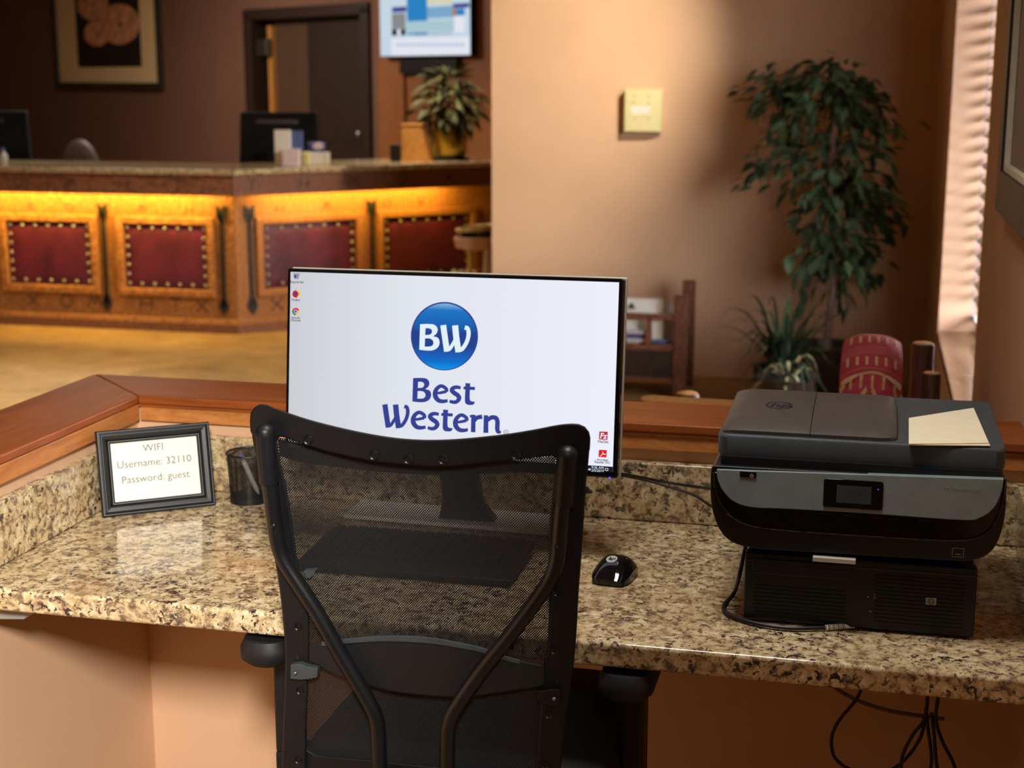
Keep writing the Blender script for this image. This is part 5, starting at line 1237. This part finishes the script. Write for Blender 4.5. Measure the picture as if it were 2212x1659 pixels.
for (p0, p1), ptop, dy, mk, lb in mags:
    y = ry0 + 0.02 + dy; a, d = at_y(p0, ptop, y), at_y(p1, ptop, y); z0 = zs[0] + 0.0125
    m = MB(); m.loft([[(a[0], y, z0), (d[0], y, z0), (d[0], y + 0.008, z0), (a[0], y + 0.008, z0)], [(a[0], y + 0.03, a[2]), (d[0], y + 0.03, a[2]), (d[0], y + 0.038, a[2]), (a[0], y + 0.038, a[2])]])
    o = tag(obj('magazine', m, M[mk], loc=((a[0] + d[0]) / 2, y, z0)), lb, 'magazine', 'magazines in the rack')
    if mk == 'white':
        e = at_y(1365, 661, y + 0.02); mm = MB(); mm.prism([(e[0] - 0.022, y + 0.0165, e[2] - 0.015), (e[0] + 0.018, y + 0.0165, e[2] - 0.015), (e[0] + 0.004, y + 0.0205, e[2] + 0.015), (e[0] - 0.01, y + 0.0205, e[2] + 0.012)], (0, 0.004, 0)); obj('cover_print', mm, M['print_dark'], o)
for k, (p0, p1, z_, mk, lb) in enumerate(((1352, 1394, 0, 'print_light', 'lowest pale magazine lying flat left in the rack'), (1352, 1394, 1, 'violet_card', 'violet magazine lying flat on the pale one in the rack'), (1352, 1394, 2, 'print_light', 'pale magazine lying topmost of the flat pile in the rack'), (1408, 1440, 0, 'blue_card', 'blue grey brochure lying flat right of the rack divider'))):
    y = ry0 - 0.0 + 0.012; a, d = at_y(p0, 740, y), at_y(p1, 740, y); z0 = zs[0] + 0.013 + 0.022 * z_
    m = MB().box(a[0], d[0], ry0 + 0.013, ry0 + 0.019, z0, z0 + 0.021)
    tag(obj('flat_magazine', m, M[mk], loc=((a[0] + d[0]) / 2, y, z0), bevel=0.002), lb, 'magazine', 'magazines in the rack')

# ------------------------------------------------------------------ ficus tree by the far wall
tx, ty = at_y(1800, 400, 7.25)[0], 7.25
tr_ = thing('ficus_tree', 'tall leafy ficus tree in the dark corner beside the window', 'plant', (tx, ty, 0))
obj('planter', MB().lathe((tx, ty, 0), [(0.13, 0.0), (0.17, 0.28), (0.18, 0.30), (0.16, 0.30), (0.15, 0.26), (0, 0.26)], 28), M['dark_wood'], tr_)
ztop = at_y(1800, 170, ty)[2]
trunk = smooth_path([np.array([tx, ty, 0.26]), np.array([tx + 0.02, ty, 0.7]), np.array([tx - 0.015, ty, 1.1]), np.array([tx + 0.005, ty, ztop])], 8)
obj('trunk', MB().tube(trunk, np.linspace(0.022, 0.009, len(trunk)), 10), M['bark'], tr_)
lf = leaf_mesh('leaf', 0.085, 0.036, 0.3)
random.seed(21); Ms = []; brm = MB()
tips = [(1600, 195), (1620, 225), (1640, 250), (1660, 300), (1690, 350), (1620, 360), (1605, 395), (1700, 420), (1740, 450), (1690, 270), (1720, 230), (1760, 190), (1830, 175), (1880, 220), (1920, 260), (1850, 300), (1790, 330), (1900, 330), (1860, 400), (1800, 420), (1760, 520), (1820, 500), (1870, 480), (1930, 440), (1955, 470), (1900, 540), (1840, 580), (1780, 600), (1740, 640), (1830, 660), (1880, 620), (1800, 250), (1660, 215), (1840, 240), (1935, 500), (1715, 570), (1945, 300)]
for k, (a, d) in enumerate(tips):
    yy = ty + random.uniform(-0.22, 0.22); tip = at_y(a, d, yy)
    zb0 = min(max(tip[2] + 0.10, 0.75), ztop - 0.05); st = np.array([tx, ty, zb0 + random.uniform(-0.1, 0.05)])
    midp = (st + tip) / 2 + np.array([0, 0, 0.07])
    path = smooth_path([st, midp, tip], 6); brm.tube(path, np.linspace(0.005, 0.002, len(path)), 5)
    for j in range(30):
        t = random.uniform(0.3, 1.0); q = path[min(len(path) - 1, int(t * (len(path) - 1)))]
        jit = np.array([random.gauss(0, 0.045), random.gauss(0, 0.05), random.gauss(0, 0.045)])
        dirv = (tip - st) / (np.linalg.norm(tip - st) + 1e-6) + np.array([random.uniform(-0.8, 0.8), random.uniform(-0.8, 0.8), random.uniform(-0.9, 0.25)])
        Ms.append(leaf_M(q + jit, dirv, random.uniform(-0.8, 0.8), random.uniform(0.75, 1.2)))
obj('branches', brm, M['bark'], tr_)
order = sorted(range(len(Ms)), key=lambda i: Ms[i].translation.y)
for i in order[:290]: inst('leaf', lf, M['leaf'], tr_, Ms[i])
joined('inner_foliage', lf, [Ms[i] for i in order[290:]], M['leaf'], tr_)

# ------------------------------------------------------------------ spiky palm and arching spider plant
def frond(m, p0, dirh, reach, rise, drop, wd, n=7):
    p0 = np.array(p0); dh = np.array([math.cos(dirh), math.sin(dirh), 0]); sd = np.array([-dh[1], dh[0], 0]); vs = []
    for i in range(n + 1):
        t = i / n; c = p0 + dh * reach * t + np.array([0, 0, rise * t * 2 * (1 - 0.5 * t) - drop * t ** 3]); wv = wd * (1 - t ** 2.2) * (0.45 + 0.55 * min(1, t * 5)) + 0.0012
        for s, dz in ((-1, 0.25), (0, 0), (1, 0.25)): vs.append(c + sd * s * wv + np.array([0, 0, wv * dz]))
    return m.add(vs, [(i * 3 + s, i * 3 + s + 1, (i + 1) * 3 + s + 1, (i + 1) * 3 + s) for i in range(n) for s in range(2)])
def rosette(name, label, c, zpot, rpot, N, mats, seed, reach, rise, drop, wd):
    random.seed(seed); t0 = thing(name, label, 'plant', (c[0], c[1], 0))
    obj('planter', MB().lathe((c[0], c[1], 0), [(rpot * 0.75, 0.0), (rpot, zpot), (rpot * 1.05, zpot + 0.02), (rpot * 0.92, zpot + 0.02), (rpot * 0.9, zpot - 0.03), (0, zpot - 0.03)], 24), M['dark_wood'], t0)
    for k in range(N):
        f = k / N
        m = frond(MB(), (c[0] + random.uniform(-0.03, 0.03), c[1] + random.uniform(-0.03, 0.03), zpot - 0.02), k * 2.39996, random.uniform(*reach), random.uniform(*rise) * (1.2 - 0.6 * f), random.uniform(*drop), random.uniform(*wd))
        obj('frond', m, mats[k % len(mats)], t0, sharp=False)
    return t0
c = at_y(1700, 800, 6.75)
rosette('spiky_palm', 'dark spiky palm on the floor in front of the far wall', (c[0] - 0.02, 6.85), 0.24, 0.14, 84, [M['leaf_dark'], M['leaf_dark'], M['leaf_dark'], M['leaf']], 5, (0.12, 0.42), (0.18, 0.36), (0.0, 0.16), (0.005, 0.010))
c = at_y(1700, 800, 6.2)
rosette('spider_plant', 'spider plant with pale arching blades in front of the dark spiky palm', (c[0], 6.2), 0.32, 0.12, 34, [M['leaf_pale'], M['leaf_dark'], M['leaf_dark']], 9, (0.13, 0.24), (0.10, 0.19), (0.20, 0.42), (0.005, 0.008))

# ------------------------------------------------------------------ log settle with red cushion
ls = thing('log_chair', 'dark log armchair seen from behind in front of the window', 'chair', (-0.15, 3.75, 0))
yb_, yf_ = 3.58, 4.05
bxl = at_y(1384, 860, yb_)[0]; zr_ = at_y(1384, 862, yb_)[2]
xp = at_y(1994, 742, yf_)[0]; zp = at_y(1994, 742, yf_)[2]
def log(name, p0, p1, r, ends=True):
    p0, p1 = np.array(p0, float), np.array(p1, float); dd_ = (p1 - p0) / np.linalg.norm(p1 - p0)
    o = obj(name, MB().tube([p0, p0 + dd_ * 0.006, p1 - dd_ * 0.006, p1], [r * 0.9, r, r, r * 0.9], 16), M['log_wood'], ls)
    if ends: obj('cut_end', MB().lathe(p1, [(r * 0.88, 0.0003), (r * 0.80, 0.002), (0.0, 0.003)], 16, ax=dd_), M['log_end'], o)
log('front_post', (xp, yf_, 0), (xp, yf_, zp), 0.030)
q = at_y(2016, 806, yf_ - 0.14)
log('arm_post', (q[0] - 0.004, yf_ - 0.14, 0), (q[0] - 0.004, yf_ - 0.14, q[2]), 0.024)
log('back_post', (0.16, yb_, 0), (0.16, yb_, zr_ - 0.03), 0.034)
log('back_post', (bxl + 0.06, yb_, 0), (bxl + 0.06, yb_, zr_ - 0.03), 0.034)
log('front_post', (bxl + 0.06, yf_, 0), (bxl + 0.06, yf_, zr_ - 0.08), 0.034)
log('seat_rail', (bxl + 0.06, yb_, 0.36), (0.16, yb_, 0.36), 0.028, False); log('seat_rail', (bxl + 0.06, yf_, 0.36), (0.16, yf_, 0.36), 0.028, False)
log('back_rail', (bxl + 0.06, yb_, 0.55), (0.16, yb_, 0.55), 0.024, False)
log('side_rail', (0.165, yb_, 0.36), (0.165, yf_, 0.36), 0.026, False); log('side_rail', (bxl + 0.06, yb_, 0.36), (bxl + 0.06, yf_, 0.36), 0.026, False)
log('arm_rail', (0.17, yb_ + 0.03, 0.62), (xp - 0.005, yf_ - 0.03, 0.66), 0.026, False)
obj('seat_board', MB().box(bxl + 0.08, 0.15, yb_ + 0.02, yf_ - 0.01, 0.386, 0.41), M['log_wood'], ls, bevel=0.006)
m = MB(); c = rrect(bxl, 0.185, yb_ - 0.035, yb_ + 0.04, 0.03); m.prism([(x, y, zr_ - 0.012 - 0.012 * (x - bxl)) for x, y in c], (0, 0, 0.016)); obj('top_board', m, M['box_wood'], ls, bevel=0.004, label='pale flat wooden top board')
m = MB(); m.box(bxl + 0.022, bxl + 0.085, yb_ - 0.037, yb_ - 0.034, zr_ - 0.010, zr_ - 0.003); obj('metal_plate', m, M['steel'], ls)
# cushion: patterned puffy block, pattern strips follow its surface
cxp, cyp = at_y(1882, 800, 3.90)[0], 3.88
ccx = thing('patterned_cushion', 'red patterned cushion standing on the log armchair behind the printer', 'cushion', (cxp, cyp, 0.412))
wdt = abs(at_y(1952, 800, 3.8)[0] - at_y(1814, 800, 3.8)[0]) / 2; ztp = at_y(1890, 727, 3.9)[2]
def cush(u, v, off=0.0):
    """u,v in [-1,1] over the front face / top sheet: v<0 front face, v>0 rolls over the top to the back"""
    e = 0.42
    # profile in the y-z plane: front face bulging, rounded top
    t = v
    if t < 0: y = cyp - 0.085 - 0.012 * (1 - t * t); z = ztp - 0.085 + t * (ztp - 0.085 - 0.415)
    else:
        a = t * math.pi / 2 * 1.25; y = cyp - 0.085 + 0.17 * (1 - math.cos(min(a, math.pi))) * 0.75; z = ztp - 0.085 + 0.085 * math.sin(min(a, math.pi))
    wx = wdt * (1.0 - 0.12 * max(0, t) ** 2)
    b_ = abs(u) ** 2.6
    y2 = y + 0.05 * b_; z2 = z - 0.028 * b_
    p = np.array([cxp + u * wx, y2, z2])
    c0_ = np.array([cxp, cyp, ztp - 0.12]); d_ = p - c0_; d_ /= np.linalg.norm(d_)
    return p + d_ * off
M['cush_red'] = plain('cushion_red', (196, 74, 88), 0.85, vary=0.10, bump=0.4, bscale=260)
M['cush_cream'] = plain('cushion_cream', (236, 196, 156), 0.85, vary=0.06)
M['cush_pink'] = plain('cushion_pink', (220, 116, 124), 0.85, vary=0.06)
m = MB(); m.sheet(lambda u, v: cush(2 * u - 1, 2 * v - 1), 28, 40)
nrow = 29
def back_pt(q): return np.array([cxp + (q[0] - cxp) * 0.9, cyp + 0.11, min(max(q[2], 0.415), ztp - 0.06)])
ringf = [cush(-1, 2 * j / 40 - 1) for j in range(41)]; ringb = [cush(1, 2 * j / 40 - 1) for j in range(41)]
m.loft([ringf, [back_pt(q) for q in ringf]], cap=False, closed=False); m.loft([[back_pt(q) for q in ringb], ringb], cap=False, closed=False)
m.loft([[back_pt(q) for q in ringf], [back_pt(q) for q in ringb]], cap=False, closed=False)
obj('cover', m, M['cush_red'], ccx, angle=60)
def strip(m, pts, wd, off=0.0015):
    c = smooth_path([np.array(q) for q in pts], 5); vs = []
    for i in range(len(c)):
        t = c[min(i + 1, len(c) - 1)] - c[max(i - 1, 0)]; t = np.array([t[0] * wdt, t[1] * 0.16]); t /= (np.linalg.norm(t) + 1e-9)
        nx, nv = -t[1] * wd / 2 / wdt, t[0] * wd / 2 / 0.16
        vs += [cush(c[i][0] + nx, c[i][1] + nv, off), cush(c[i][0] - nx, c[i][1] - nv, off)]
    m.add(vs, [(2 * i, 2 * i + 1, 2 * i + 3, 2 * i + 2) for i in range(len(c) - 1)])
m1, m2 = MB(), MB()
def low(pts): return [(u, v * 0.5 if v < 0 else v) for u, v in pts]
strip(m1, low([(-0.92, -0.04), (-0.45, 0.02), (0.05, 0.06), (0.5, 0.02), (0.95, -0.05)]), 0.006)
for u in (-0.62, -0.30, 0.05, 0.40, 0.75): strip(m1, low([(u, 0.02), (u - 0.01, -0.14)]), 0.006)
for q in ([(-0.12, -0.14), (-0.75, -0.52)], [(0.05, -0.14), (0.55, -0.56)], [(-0.42, -0.56), (0.0, -0.30), (0.22, -0.60)], [(0.75, -0.14), (0.9, -0.30), (0.98, -0.12)], [(-0.95, -0.12), (-0.8, -0.06)]): strip(m1, low(q), 0.006)
for k in range(6):
    u = -0.75 + 0.3 * k; strip(m1, [(u, 0.17), (u - 0.01, 0.30)], 0.0065); strip(m1, [(u + 0.05, 0.55), (u + 0.04, 0.72)], 0.0065)
for v in (0.12, 0.36, 0.40, 0.44, 0.48, 0.76): strip(m2, [(-0.95, v - 0.07), (-0.4, v - 0.01), (0.1, v), (0.5, v - 0.01), (0.95, v - 0.08)], 0.0035, 0.0012)
obj('cream_pattern', m1, M['cush_cream'], ccx, label='cream woven line pattern'); obj('pink_pattern', m2, M['cush_pink'], ccx, label='faded pink stripes')
